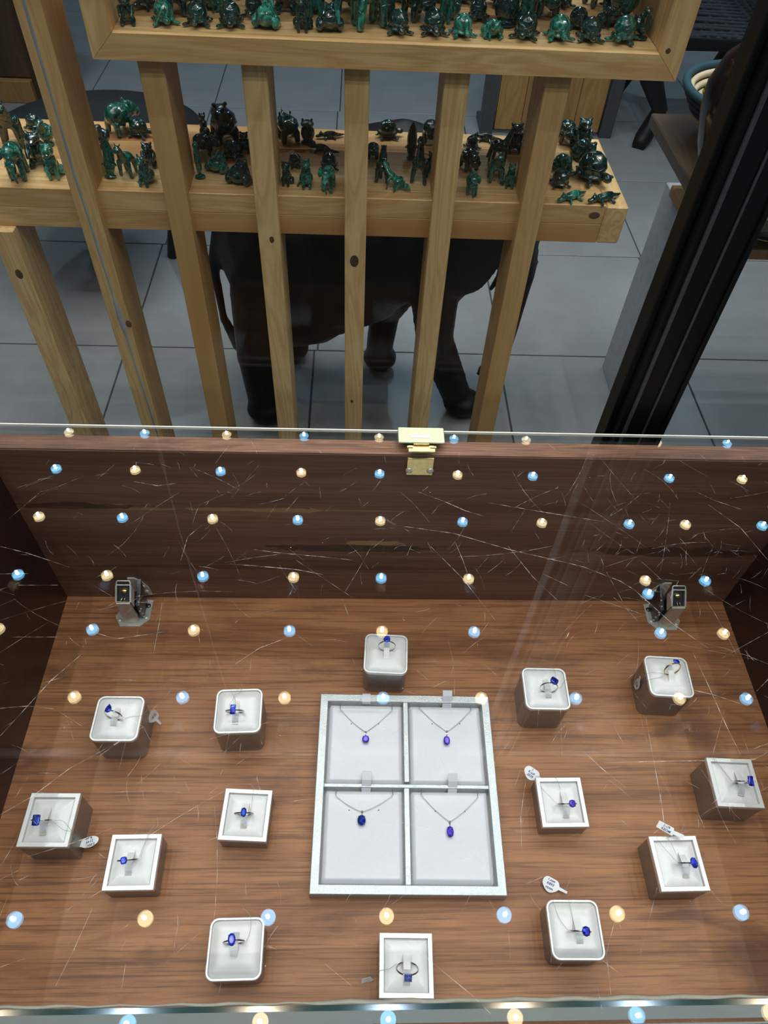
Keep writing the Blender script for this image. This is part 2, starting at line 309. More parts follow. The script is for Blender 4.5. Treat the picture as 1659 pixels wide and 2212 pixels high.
FIGS = [
 ('L', 'A', 'F', 'elephant', -0.612, 1.29, 0.0426, 10, 1),
 ('L', 'A', 'F', 'lion', -0.551, 1.301, 0.036, 10, 2),
 ('L', 'A', 'F', 'bear', -0.588, 1.344, 0.0383, 5, 0),
 ('L', 'A', 'B', 'horse', -0.656, 1.412, 0.0396, 15, 0),
 ('L', 'A', 'B', 'turtle', -0.641, 1.492, 0.0357, 60, 0),
 ('L', 'A', 'B', 'bird', -0.597, 1.424, 0.0295, 0, 1),
 ('L', 'B', 'F', 'dolphin', -0.451, 1.313, 0.0283, -8, 1),
 ('L', 'B', 'F', 'horse', -0.422, 1.315, 0.0283, -12, 1),
 ('L', 'B', 'F', 'cat', -0.383, 1.286, 0.0314, -15, 1),
 ('L', 'B', 'B', 'bird', -0.491, 1.424, 0.0263, 0, 0),
 ('L', 'B', 'B', 'hippo', -0.468, 1.485, 0.0432, 140, 1),
 ('L', 'B', 'B', 'turtle', -0.432, 1.472, 0.0432, 80, 0),
 ('L', 'B', 'M', 'bear', -0.389, 1.357, 0.0273, 0, 0),
 ('L', 'C', 'F', 'leaf', -0.291, 1.318, 0.0186, 0, 1),
 ('L', 'C', 'F', 'frog', -0.263, 1.341, 0.0427, 160, 1),
 ('L', 'C', 'F', 'frog', -0.217, 1.297, 0.0487, 165, 0),
 ('L', 'C', 'M', 'hippo', -0.295, 1.408, 0.0298, 90, 0),
 ('L', 'C', 'B', 'cat', -0.306, 1.485, 0.0254, 200, 0),
 ('L', 'C', 'B', 'hippo', -0.263, 1.46, 0.0486, 200, 0),
 ('L', 'C', 'M', 'turtle', -0.243, 1.399, 0.0403, 20, 0),
 ('L', 'C', 'B', 'bear', -0.22, 1.429, 0.0232, 0, 0),
 ('L', 'D', 'F', 'lion', -0.131, 1.303, 0.0254, -10, 0),
 ('L', 'D', 'F', 'cat', -0.095, 1.296, 0.0305, 5, 1),
 ('L', 'D', 'F', 'elephant', -0.055, 1.284, 0.0302, -10, 2),
 ('L', 'D', 'M', 'turtle', -0.12, 1.372, 0.0316, 30, 0),
 ('L', 'D', 'M', 'turtle', -0.056, 1.366, 0.0382, 0, 0),
 ('L', 'D', 'B', 'rhino', -0.141, 1.478, 0.0403, 200, 0),
 ('L', 'D', 'B', 'owl', -0.101, 1.473, 0.0275, 0, 0),
 ('L', 'D', 'B', 'crocodile', -0.058, 1.496, 0.0592, 10, 0),
 ('L', 'D', 'M', 'crocodile', -0.07, 1.434, 0.0648, -25, 0),
 ('L', 'E', 'F', 'horse', 0.045, 1.331, 0.0258, 175, 0),
 ('L', 'E', 'F', 'lizard', 0.075, 1.3, 0.0342, 60, 2),
 ('L', 'E', 'F', 'giraffe', 0.113, 1.323, 0.0313, -10, 0),
 ('L', 'E', 'B', 'turtle', 0.059, 1.503, 0.0448, 100, 0),
 ('L', 'E', 'M', 'dolphin', 0.103, 1.423, 0.0273, 0, 0),
 ('L', 'E', 'B', 'hippo', 0.144, 1.491, 0.0321, 0, 0),
 ('L', 'E', 'M', 'rhino', 0.028, 1.418, 0.0234, 0, 0),
 ('L', 'E', 'M', 'bear', 0.14, 1.375, 0.0232, 0, 0),
 ('L', 'F', 'F', 'elephant', 0.209, 1.287, 0.0273, -5, 1),
 ('L', 'F', 'F', 'horse', 0.259, 1.336, 0.0281, 0, 1),
 ('L', 'F', 'F', 'cat', 0.284, 1.321, 0.0263, -10, 1),
 ('L', 'F', 'M', 'hippo', 0.213, 1.38, 0.0306, 20, 0),
 ('L', 'F', 'B', 'crocodile', 0.259, 1.508, 0.0628, -12, 0),
 ('L', 'F', 'B', 'bear', 0.311, 1.467, 0.0336, 0, 0),
 ('L', 'F', 'B', 'turtle', 0.227, 1.471, 0.0318, 20, 0),
 ('L', 'F', 'M', 'horse', 0.273, 1.403, 0.0327, 100, 0),
 ('L', 'G', 'M', 'frog', 0.397, 1.389, 0.0418, 20, 1),
 ('L', 'G', 'F', 'turtle', 0.381, 1.327, 0.0425, 190, 0),
 ('L', 'G', 'B', 'bear', 0.451, 1.493, 0.0362, 0, 0),
 ('L', 'G', 'B', 'frog', 0.448, 1.438, 0.0504, 30, 0),
 ('L', 'G', 'M', 'turtle', 0.446, 1.345, 0.0696, 35, 0),
 ('L', 'G', 'F', 'crocodile', 0.397, 1.278, 0.073, 28, 2),
 ('L', 'G', 'F', 'crocodile', 0.457, 1.275, 0.0775, 22, 0),
 ('L', 'G', 'B', 'hippo', 0.424, 1.512, 0.0327, 0, 0),
 ('U', '', 'F', 'bear', -0.351, 1.252, 0.0246, 5, 0),
 ('U', '', 'F', 'turtle', -0.298, 1.262, 0.0416, 20, 2),
 ('U', '', 'F', 'turtle', -0.247, 1.26, 0.043, -5, 0),
 ('U', '', 'F', 'turtle', -0.198, 1.254, 0.0444, 5, 0),
 ('U', '', 'F', 'frog', -0.143, 1.252, 0.0444, 170, 2),
 ('U', '', 'F', 'lion', -0.088, 1.253, 0.0321, 0, 0),
 ('U', '', 'F', 'frog', -0.047, 1.265, 0.0439, 185, 0),
 ('U', '', 'F', 'elephant', 0.007, 1.281, 0.0528, -60, 2),
 ('U', '', 'F', 'turtle', 0.059, 1.259, 0.0425, 10, 0),
 ('U', '', 'F', 'turtle', 0.114, 1.25, 0.0454, 5, 0),
 ('U', '', 'F', 'turtle', 0.158, 1.262, 0.04, 15, 2),
 ('U', '', 'F', 'frog', 0.205, 1.256, 0.0357, 10, 2),
 ('U', '', 'F', 'turtle', 0.257, 1.25, 0.046, -20, 0),
 ('U', '', 'F', 'turtle', 0.309, 1.252, 0.0446, 10, 2),
 ('U', '', 'F', 'turtle', 0.358, 1.255, 0.0434, 0, 0),
 ('U', '', 'F', 'turtle', 0.411, 1.255, 0.0478, -30, 1),
 ('U', '', 'F', 'bird', 0.453, 1.291, 0.0266, 0, 0),
 ('U', '', 'M', 'turtle', -0.339, 1.334, 0.0374, -30, 0),
 ('U', '', 'M', 'hippo', -0.28, 1.316, 0.0371, -23, 0),
 ('U', '', 'M', 'frog', -0.236, 1.338, 0.0376, -16, 1),
 ('U', '', 'M', 'turtle', -0.167, 1.317, 0.0374, -9, 0),
 ('U', '', 'M', 'bear', -0.118, 1.344, 0.0382, -2, 0),
 ('U', '', 'M', 'cat', -0.072, 1.337, 0.0379, 5, 1),
 ('U', '', 'M', 'rhino', -0.025, 1.355, 0.0388, 12, 0),
 ('U', '', 'M', 'turtle', 0.042, 1.333, 0.0382, 19, 0),
 ('U', '', 'M', 'hippo', 0.091, 1.331, 0.0385, 26, 0),
 ('U', '', 'M', 'cat', 0.14, 1.332, 0.0385, -27, 1),
 ('U', '', 'M', 'turtle', 0.189, 1.342, 0.0391, -20, 0),
 ('U', '', 'M', 'owl', 0.231, 1.322, 0.0385, -13, 0),
 ('U', '', 'M', 'lion', 0.263, 1.322, 0.0388, -6, 1),
 ('U', '', 'M', 'hippo', 0.305, 1.373, 0.04, 1, 0),
 ('U', '', 'M', 'turtle', 0.349, 1.323, 0.0391, 8, 0),
 ('U', '', 'M', 'frog', 0.404, 1.338, 0.0394, 15, 0),
 ('U', '', 'M', 'bird', 0.451, 1.364, 0.04, 22, 1),
 ('U', '', 'B', 'frog', -0.325, 1.411, 0.0403, -40, 0),
 ('U', '', 'B', 'turtle', -0.265, 1.409, 0.0406, -23, 0),
 ('U', '', 'B', 'bear', -0.212, 1.407, 0.0406, -6, 0),
 ('U', '', 'B', 'hippo', -0.159, 1.409, 0.0409, 11, 0),
 ('U', '', 'B', 'turtle', -0.098, 1.408, 0.0412, 28, 0),
 ('U', '', 'B', 'lion', -0.046, 1.428, 0.0415, -35, 0),
 ('U', '', 'B', 'hippo', 0.016, 1.417, 0.0415, -18, 0),
 ('U', '', 'B', 'turtle', 0.07, 1.415, 0.0418, -1, 0),
 ('U', '', 'B', 'frog', 0.12, 1.417, 0.0418, 16, 0),
 ('U', '', 'B', 'turtle', 0.172, 1.423, 0.0421, 33, 0),
 ('U', '', 'B', 'bear', 0.222, 1.42, 0.0422, -30, 0),
 ('U', '', 'B', 'hippo', 0.291, 1.433, 0.0428, -13, 0),
 ('U', '', 'B', 'turtle', 0.341, 1.426, 0.0428, 4, 0),
 ('U', '', 'B', 'elephant', 0.401, 1.429, 0.0432, 21, 0),
 ('U', '', 'B', 'turtle', 0.449, 1.43, 0.0432, 38, 0),
]

# ------------------------------------------------------------------ mesh helpers
class MB:
    def __init__(s): s.v = []; s.f = []
    def add(s, vs, fs):
        o = len(s.v); s.v += [tuple(p) for p in vs]; s.f += [tuple(i+o for i in f) for f in fs]; return s
    def box(s, x0, x1, y0, y1, z0, z1):
        vs = [(x, y, z) for z in (z0, z1) for y in (y0, y1) for x in (x0, x1)]
        return s.add(vs, [(0, 2, 3, 1), (4, 5, 7, 6), (0, 1, 5, 4), (2, 6, 7, 3), (0, 4, 6, 2), (1, 3, 7, 5)])
    def bbox(s, x0, x1, y0, y1, z0, z1, b=.001):
        """box with chamfered edges"""
        bm = bmesh.new(); bmesh.ops.create_cube(bm, size=1)
        for v in bm.verts: v.co = Vector(((x0+x1)/2 + v.co.x*(x1-x0), (y0+y1)/2 + v.co.y*(y1-y0), (z0+z1)/2 + v.co.z*(z1-z0)))
        bmesh.ops.bevel(bm, geom=bm.edges[:], offset=b, segments=1, affect='EDGES')
        bm.verts.index_update()
        s.add([v.co for v in bm.verts], [[v.index for v in f.verts] for f in bm.faces]); bm.free(); return s
    def prism(s, outl, z0, z1):
        n = len(outl); vs = [(x, y, z0) for x, y in outl] + [(x, y, z1) for x, y in outl]
        return s.add(vs, [tuple(range(n))[::-1], tuple(range(n, 2*n))] + [(i, (i+1) % n, n+(i+1) % n, n+i) for i in range(n)])
    def loft(s, rings, cap0=True, cap1=True):
        n = len(rings[0]); vs = [p for r in rings for p in r]; fs = []
        for k in range(len(rings)-1):
            for i in range(n):
                j = (i+1) % n; fs.append((k*n+i, k*n+j, (k+1)*n+j, (k+1)*n+i))
        if cap0: fs.append(tuple(range(n))[::-1])
        if cap1: fs.append(tuple(range((len(rings)-1)*n, len(rings)*n)))
        return s.add(vs, fs)
    def lathe(s, prof, n=32, c=(0, 0, 0), caps=True):
        return s.loft([[(c[0]+r*math.cos(2*PI*i/n), c[1]+r*math.sin(2*PI*i/n), c[2]+z) for i in range(n)] for r, z in prof], caps, caps)
    def tube(s, pts, r, n=8, closed=False):
        pts = [Vector(p) for p in pts]; rings = []; N = len(pts); prev = None
        rr = r if isinstance(r, (list, tuple)) else [r]*N
        for i, p in enumerate(pts):
            a = pts[(i-1) % N] if closed or i > 0 else p; b = pts[(i+1) % N] if closed or i < N-1 else p
            t = (b-a).normalized() if (b-a).length > 1e-9 else Vector((0, 0, 1))
            if prev is None: u = t.orthogonal().normalized()
            else:
                u = prev - t*prev.dot(t); u = u.normalized() if u.length > 1e-6 else t.orthogonal().normalized()
            prev = u; w_ = t.cross(u)
            rings.append([tuple(p + (u*math.cos(2*PI*k/n) + w_*math.sin(2*PI*k/n))*rr[i]) for k in range(n)])
        if closed: rings.append(rings[0]); return s.loft(rings, False, False)
        return s.loft(rings)
    def sphere(s, c, r, sub=2, rot=None):
        bm = bmesh.new(); bmesh.ops.create_icosphere(bm, subdivisions=sub, radius=1)
        r = r if hasattr(r, '__len__') else (r, r, r)
        R3 = Euler(rot).to_matrix() if rot else Matrix.Identity(3)
        bm.verts.index_update()
        s.add([Vector(c) + R3 @ Vector((v.co.x*r[0], v.co.y*r[1], v.co.z*r[2])) for v in bm.verts], [[v.index for v in f.verts] for f in bm.faces]); bm.free(); return s
    def xf(s, m): s.v = [tuple(m @ Vector(p)) for p in s.v]; return s
    def mesh(s, name, smooth=False):
        me = bpy.data.meshes.new(name); me.from_pydata(s.v, [], s.f); me.update()
        bm = bmesh.new(); bm.from_mesh(me); bmesh.ops.recalc_face_normals(bm, faces=bm.faces); bm.to_mesh(me); bm.free()
        if smooth:
            for p in me.polygons: p.use_smooth = True
            me.update()
        return me
def link(name, me, m, parent=None, smooth=None, loc=None, rot=None):
    o = bpy.data.objects.new(name, me); col.objects.link(o)
    if m is not None and not me.materials: me.materials.append(m)
    if parent: o.parent = parent
    if loc: o.location = loc
    if rot: o.rotation_euler = rot
    return o
def part(name, mb, m, parent=None, smooth=False, loc=None, rot=None):
    me = mb.mesh(name, smooth)
    if smooth == 'auto':
        me.set_sharp_from_angle(angle=math.radians(38))
    return link(name, me, m, parent, None, loc, rot)
def tag(o, label, cat, group=None):
    o['label'] = label; o['category'] = cat
    if group: o['group'] = group
    return o
def thing(name, label, cat, loc=(0, 0, 0), rz=0, group=None, rot=None):
    o = bpy.data.objects.new(name, None); col.objects.link(o); o.empty_display_size = .02
    o.location = loc; o.rotation_euler = rot if rot else (0, 0, rz)
    return tag(o, label, cat, group)
def struct(o): o['kind'] = 'structure'; return o
def rrect(w_, d, r, n=5):
    pts = []
    for cx, cy, a0 in ((w_/2-r, d/2-r, 0), (-w_/2+r, d/2-r, 90), (-w_/2+r, -d/2+r, 180), (w_/2-r, -d/2+r, 270)):
        for k in range(n+1):
            a = math.radians(a0 + 90*k/n); pts.append((cx + r*math.cos(a), cy + r*math.sin(a)))
    return pts

# ------------------------------------------------------------------ room
gr = part('floor', MB().box(-3.1, 4.1, .05, 7.3, -.06, -.004), M['grout']); struct(gr)
tme = {}
def tile_mesh(w_, d):
    key = (round(w_, 3), round(d, 3))
    if key not in tme: tme[key] = MB().bbox(-w_/2, w_/2, -d/2, d/2, -.006, .0, .0015).mesh('tile')
    return tme[key]
FA = math.radians(-1.2)
for i in range(-4, 6):
    for j in range(0, 11):
        cx, cy = -.13 + .30 + .597*i, 1.875 - .595*2.5 + .595*j
        x = cx + (cy-1.9)*.018
        o = link('tile', tile_mesh(.592, .590), M['tile'], gr, loc=(x, cy, 0), rot=(0, 0, 0))
struct(part('ceiling', MB().box(-3.1, 4.1, -1.6, 7.3, CEIL+.004, CEIL+.1), M['ceiling']))
struct(part('wall_back', MB().box(-3.1, 4.1, 7.2, 7.3, 0, CEIL), M['wall']))
struct(part('wall_left', MB().box(-3.1, -3.0, .55, 7.2, 0, CEIL), M['wall']))
struct(part('wall_right', MB().box(4.0, 4.1, .55, 7.2, 0, CEIL), M['wall']))

# ceiling spots: housing ring, glowing lens and the lamp itself
hous = MB().lathe([(.020, 0), (.028, 0), (.028, .003), (.020, .003)], 20, caps=False).mesh('housing', True)
disc = MB().lathe([(.019, .001), (.019, .0035)], 20).mesh('lens')
hmat = M['grey_metal']; dm = {}
for k in ('cool', 'warm'):
    d = disc.copy(); d.materials.append(M[k+'_disc']); dm[k] = d
hous.materials.append(hmat)
ORDW = ['first', 'second', 'third', 'fourth', 'fifth', 'sixth', 'seventh', 'eighth', 'ninth', 'tenth']
def lamp(x, y, kind, f, i):
    big = f > 1.5
    col_ = ORDW[min(range(len(LX)), key=lambda q: abs(LX[q]-x))]
    if big: lab = 'cool white shop spotlight, %s lamp from left in the %s row behind the rack' % (ORDW[i % 3], ORDW[i // 3])
    elif i == 99: lab = 'extra bright bluish ceiling spotlight mirrored in the lid beside the right corner hinge'
    else: lab = '%s ceiling spotlight, %s from left in the %s grid row from the front' % ('bluish' if kind == 'cool' else 'yellowish', col_, ORDW[[r[0] for r in LROWS].index(y)])
    o = thing('ceiling_spotlight', lab, 'spotlight', (x, y, CEIL-.004), group='%s ceiling spotlights %s' % (kind, 'over the shop floor' if big else 'in the grid'))
    link('housing', hous, None, o); link('lens', dm[kind], None, o)
    ld = bpy.data.lights.new('spot', 'SPOT'); ld.energy = LAMP_W*f; ld.color = COOL if kind == 'cool' else WARM
    ld.spot_size = math.radians(118 if not big else 150); ld.spot_blend = 1.; ld.shadow_soft_size = .0045 if not big else .05
    l = bpy.data.objects.new('bulb', ld); col.objects.link(l); l.parent = o; l.location = (0, 0, -.012)
for i, (x, y, k, f) in enumerate(LAMPS): lamp(x, y, k, f, i)
for i, (x, y, k, f) in enumerate(FAR): lamp(x, y, k, f, i)
lamp(1.026, 1.345, 'cool', 1.4, 99)

# ------------------------------------------------------------------ display case
ZF, ZG = .810, 1.044           # case floor, underside of the glass lid
XL, XRr, YB, YF = -.312, .420, .4315, .0365
case = thing('display_case', 'dark wooden jewellery case with scratched glass lid and walnut floor', 'display case', (0, 0, 0))
part('bottom_panel', MB().box(XL, XRr, YF, YB, ZF-.018, ZF), M['walnut'], case)
part('back_panel', MB().bbox(XL-.018, XRr+.018, YB, YB+.0175, ZF-.018, ZG-.0012, .0008), M['back'], case)
part('back_panel_top_edge', MB().box(XL-.018, XRr+.018, YB+.0006, YB+.0170, ZG-.0011, ZG-.0004), M['rim_wood'], case)
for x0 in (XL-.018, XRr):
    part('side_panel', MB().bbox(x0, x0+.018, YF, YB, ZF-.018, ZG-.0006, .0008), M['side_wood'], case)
part('added_dark_sheet', MB().box(XL-.018, XRr+.018, YB+.0176, YB+.0196, .02, ZG-.004), M['black'], case)  # unseen dark sheet added to dull the pane's reflection of the case back
part('cabinet_body', MB().box(XL-.018, XRr+.018, .03, YB+.0175, .0, ZF-.019), M['side_wood'], case)
part('front_rail', MB().bbox(XL-.03, XRr+.03, -.035, YF-.009, ZF-.06, ZF-.004, .002), M['walnut'], case)
fg = part('front_glass', MB().box(XL, XRr, YF-.0075, YF, ZF-.01, ZG-.0008), M['glass'], case)
part('glass_edge', MB().box(XL-.01, XRr+.01, YF-.0075, YF-.0012, ZG-.0007, ZG-.0002), M['edge'], fg)
part('inner_edge', MB().box(XL-.01, XRr+.01, YF-.0018, YF+.0008, ZG-.0009, ZG-.00015), M['edge_dark'], fg)
# silicone bead, uneven
pts = []; rr = []
for k in range(90):
    t = k/89; x = XL+.01 + t*(XRr-XL-.02); pts.append((x, YF+.0018+.0004*math.sin(k*1.7), ZG-.0016)); rr.append(.0007 + .0012*max(0, noise.noise(Vector((x*22, 3, 0))) + .15) *.5 + (.0007 if .40 < t < .70 else 0))
part('silicone_bead', MB().tube(pts, rr, 6), M['silicone'], fg, True)
lid = part('glass_lid', MB().box(XL-.02, XRr+.02, YF-.0095, .4545, ZG, ZG+.006), M['glass'], case)
part('lid_rear_edge', MB().box(XL-.02, XRr+.02, .4546, .4556, ZG+.0032, ZG+.0058), M['edge_highlight'], lid)
part('lid_front_edge', MB().box(XL-.02, XRr+.02, YF-.0105, YF-.0096, ZG+.0004, ZG+.0058), M['edge'], lid)
# scratches in the lid's upper face, kept as real thin grooves' bright burrs
sm = MB()
def strip(pts, wd):
    n = len(pts)
    for k in range(n-1):
        a, b = Vector(pts[k]), Vector(pts[k+1]); t = (b-a)
        if t.length < 1e-5: continue
        q = Vector((-t.y, t.x)).normalized()*wd/2
        w0 = .35 if k == 0 else 1; w1 = .35 if k == n-2 else 1
        z = ZG + .00615
        sm.add([(a.x+q.x*w0, a.y+q.y*w0, z), (a.x-q.x*w0, a.y-q.y*w0, z), (b.x-q.x*w1, b.y-q.y*w1, z), (b.x+q.x*w1, b.y+q.y*w1, z)], [(0, 1, 2, 3)])
for l in SCRATCHES: strip(l, .00042)
rnd = random.Random(3)
for k in range(620):
    x, y = rnd.uniform(XL, XRr), rnd.uniform(.045, .44)
    if rnd.random() < .10: x, y = .23 + rnd.gauss(0, .05), .33 + rnd.gauss(0, .03)
    if not (XL < x < XRr and .04 < y < .45): continue
    a = rnd.choice((.6, .9, 1.2, 2.2, 1.7, 2.7, .2)) + rnd.gauss(0, .25); L = rnd.uniform(.004, .022) if rnd.random() < .85 else rnd.uniform(.03, .08)
    bend = rnd.gauss(0, .35); p = []
    for q in range(5):
        p.append((x, y)); x += math.cos(a)*L/4; y += math.sin(a)*L/4; a += bend/4
    if .03 < p[-1][1] < .45: strip(p, rnd.choice((.00010, .00014, .0002)))
for k in range(60):      # dust specks
    x, y = rnd.uniform(XL, XRr), rnd.uniform(.045, .44); s = rnd.uniform(.0002, .0006); z = ZG+.00615
    sm.add([(x-s, y, z), (x, y-s, z), (x+s, y, z), (x, y+s*.6, z)], [(0, 1, 2, 3)])
o = part('scratches', sm, M['scratch'], lid); o['kind'] = 'stuff'

# brass glass hinge at the rear of the lid
hg = part('brass_hinge', MB().bbox(.0455, .0700, .4365, .4415, ZG-.0045, ZG-.0006, .0004), M['brass'], case)
part('clamp', MB().bbox(.0375, .0780, .4385, .4562, ZG+.0064, ZG+.0082, .0005).bbox(.0378, .0777, .4557, .4572, ZG-.001, ZG+.0080, .0004), M['brass_reflect'], hg)
part('felt_pad', MB().bbox(.0490, .0655, .4440, .4475, ZG+.0082, ZG+.0085, .0001), M['paper'], hg)
part('knuckle', MB().tube([(.0505, .4362, ZG+.0078), (.0640, .4362, ZG+.0078)], .0016, 12), M['gold'], hg, 'auto')
part('knuckle', MB().tube([(.0450, .4335, ZG+.0072), (.0500, .4335, ZG+.0072)], .0014, 12).tube([(.0650, .4335, ZG+.0072), (.0700, .4335, ZG+.0072)], .0014, 12), M['brass'], hg, 'auto')
part('leaf', MB().bbox(.0458, .0692, .4286, .4314, ZG-.0230, ZG-.0025, .0004).bbox(.0458, .0692, .4283, .4360, ZG+.0062, ZG+.0074, .0004), M['brass'], hg)
for x in (.0480, .0668):
    s_ = MB().sphere((x, .4285, ZG-.0168), (.0033, .0018, .0033), 2)
    sc_ = part('screw', s_, M['steel'], hg, True)

# steel sprung hinges in the rear corners
def steel_hinge(cx, mir):
    X = lambda a: cx + mir*a
    base = part('corner_hinge', MB().prism([(X(a), b) for a, b in [(-.0200, .4055), (-.0130, .3940), (.0080, .3940), (.0170, .4030), (.0165, .4265), (.0085, .4275), (.0065, .4060), (-.0090, .4040), (-.0150, .4180)]], ZF+.0001, ZF+.0016), M['steel'], case)
    z0 = ZF
    part('cover_arm', MB().loft([[(X(-.0080), .3980, z0+.002), (X(.0060), .3980, z0+.002), (X(.0060), .4060, z0+.002), (X(-.0080), .4060, z0+.002)], [(X(-.0062), .3945, z0+.046), (X(.0076), .3945, z0+.046), (X(.0076), .3960, z0+.046), (X(-.0062), .3960, z0+.046)]]), M['steel'], base)
    fr = MB(); A = Vector((-.0060, .396, z0+.047)); B_ = Vector((-.0060, .4125, z0+.061)); W = Vector((.0138, 0, 0))
    P = lambda v: (X(v.x), v.y, v.z)
    fr.tube([P(A), P(B_-Vector((0, .001, .0008))), P(B_+Vector((.001, 0, 0))), P(B_+W-Vector((.001, 0, 0))), P(B_+W-Vector((0, .001, .0008))), P(A+W)], .0007, 8, True)
    C_ = A.lerp(B_, .80); fr.tube([P(C_), P(C_+W)], .0006, 8)
    C_ = A.lerp(B_, -.08); fr.tube([P(C_), P(C_+W)], .0005, 8)
    part('clip_frame', fr, M['steel'], base, 'auto')
    for e in (-.0012, .0144):
        q = Vector((e, 0, 0)); t = Vector((.0006, 0, 0)); dn = Vector((0, .002, -.012))
        part('clip_cheek', MB().loft([[P(A+q), P(A+q+t), P(A+q+t+dn), P(A+q+dn)], [P(A.lerp(B_, .8)+q), P(A.lerp(B_, .8)+q+t), P(A.lerp(B_, .8)+q+t+dn), P(A.lerp(B_, .8)+q+dn)]]), M['steel'], base)
    part('clip_well', MB().loft([[P(A+Vector((.0005, .001, -.004))), P(A+W+Vector((-.0005, .001, -.004))), P(A+W+Vector((-.0005, .006, -.040))), P(A+Vector((.0005, .006, -.040)))], [P(B_+Vector((.0005, 0, -.004))), P(B_+W+Vector((-.0005, 0, -.004))), P(B_+W+Vector((-.0005, 0, -.045))), P(B_+Vector((.0005, 0, -.045)))]]), M['steel_dark'], base)
    part('spring_cup', MB().sphere(P(A.lerp(B_, .62)+W*.5+Vector((0, 0, -.004))), (.0042, .0030, .0030), 2), M['brass'], base, True)
    part('spring_wire', MB().tube([P(A+W*.25+Vector((0, 0, -.001))), P(A+W*.42+Vector((0, .004, .002)))], .0005, 6).tube([P(A+W*.5+Vector((0, 0, -.001))), P(A+W*.62+Vector((0, .004, .002)))], .0005, 6), M['brass'], base, True)
    # linkage beside the arm
    part('linkage', MB().loft([[(X(.0075), .404, ZF+.002), (X(.0110), .404, ZF+.002), (X(.0110), .424, ZF+.002), (X(.0075), .424, ZF+.002)], [(X(.0088), .402, ZF+.030), (X(.0125), .402, ZF+.030), (X(.0125), .426, ZF+.044), (X(.0088), .426, ZF+.044)]]), M['steel_dark'], base)
    ln = MB()
    for (a, b, c) in ((.0118, .4035, ZF+.006), (.0120, .4030, ZF+.013), (.0105, .4025, ZF+.019), (.0125, .4020, ZF+.024), (.0112, .4050, ZF+.032), (.0120, .4100, ZF+.036)): ln.sphere((X(a), b, c), (.0013, .0010, .0013), 1)
    part('rivets', ln, M['steel'], base, True)
    # wall plate on the back panel
    wp = [(.0000, ZF+.0140), (.0160, ZF+.0075), (.0150, ZF+.0200), (.0095, ZF+.0330), (.0030, ZF+.0390), (-.0040, ZF+.0390), (-.0040, ZF+.0140)]
    n = len(wp); mbp = MB().add([(X(a), YB-.0016, c) for a, c in wp] + [(X(a), YB-.0001, c) for a, c in wp], [tuple(range(n)), tuple(range(n, 2*n))[::-1]] + [(i, (i+1) % n, n+(i+1) % n, n+i) for i in range(n)])
    part('wall_plate', mbp, M['steel'], base)
    for a, c in ((.0095, ZF+.0240), (.0115, ZF+.0145)): part('screw', MB().sphere((X(a), YB-.0018, c), (.0026, .0012, .0026), 2), M['steel'], base, True)
    for a, b, dk in ((-.0145, .4015, 0), (.0125, .4050, 0), (.0125, .4195, 1)):
        part('screw', MB().sphere((X(a), b, ZF+.0017), (.0029, .0029, .0012), 2), M['steel_dark' if dk else 'steel'], base, True)
steel_hinge(-.2345, 1)
steel_hinge(.3435, -1)

# ------------------------------------------------------------------ ring stands
def pillow(mb, w_, d, rc, h, z, dent=None, rings=9, n=6, e=5.):
    rs = []
    for k in range(rings+1):
        t = 1 - k/rings; o = rrect(w_*max(t, .02), d*max(t, .02), min(rc, .49*min(w_, d))*max(t, .02), n)
        ring = []
        for x, y in o:
            zz = z + h*(1 - t**e)
            if dent:
                q = math.hypot((x-dent[0])/dent[2], (y-dent[1])/dent[3]); zz -= dent[4]*math.exp(-q*q)
            ring.append((x, y, zz))
        rs.append(ring)
    return mb.loft([[(x, y, z-.001) for x, y in rrect(w_, d, rc, n)]] + rs, True, True)
def ringprism(mb, w_, d, rc, t, z0, z1, n=6, b=.0004):
    o = rrect(w_, d, rc, n); i_ = rrect(w_-2*t, d-2*t, max(rc-t, .0003), n); N = len(o)
    ob = rrect(w_-2*b, d-2*b, max(rc-b, .0003), n)
    vs = [(x, y, z0) for x, y in o] + [(x, y, z1-b) for x, y in o] + [(x, y, z1) for x, y in ob] + [(x, y, z1) for x, y in i_] + [(x, y, z0) for x, y in i_]
    fs = []
    for k in range(4):
        for q in range(N): j = (q+1) % N; fs.append((k*N+q, k*N+j, (k+1)*N+j, (k+1)*N+q))
    return mb.add(vs, fs)
RW = .0433; SW, SD = .0421, .0437
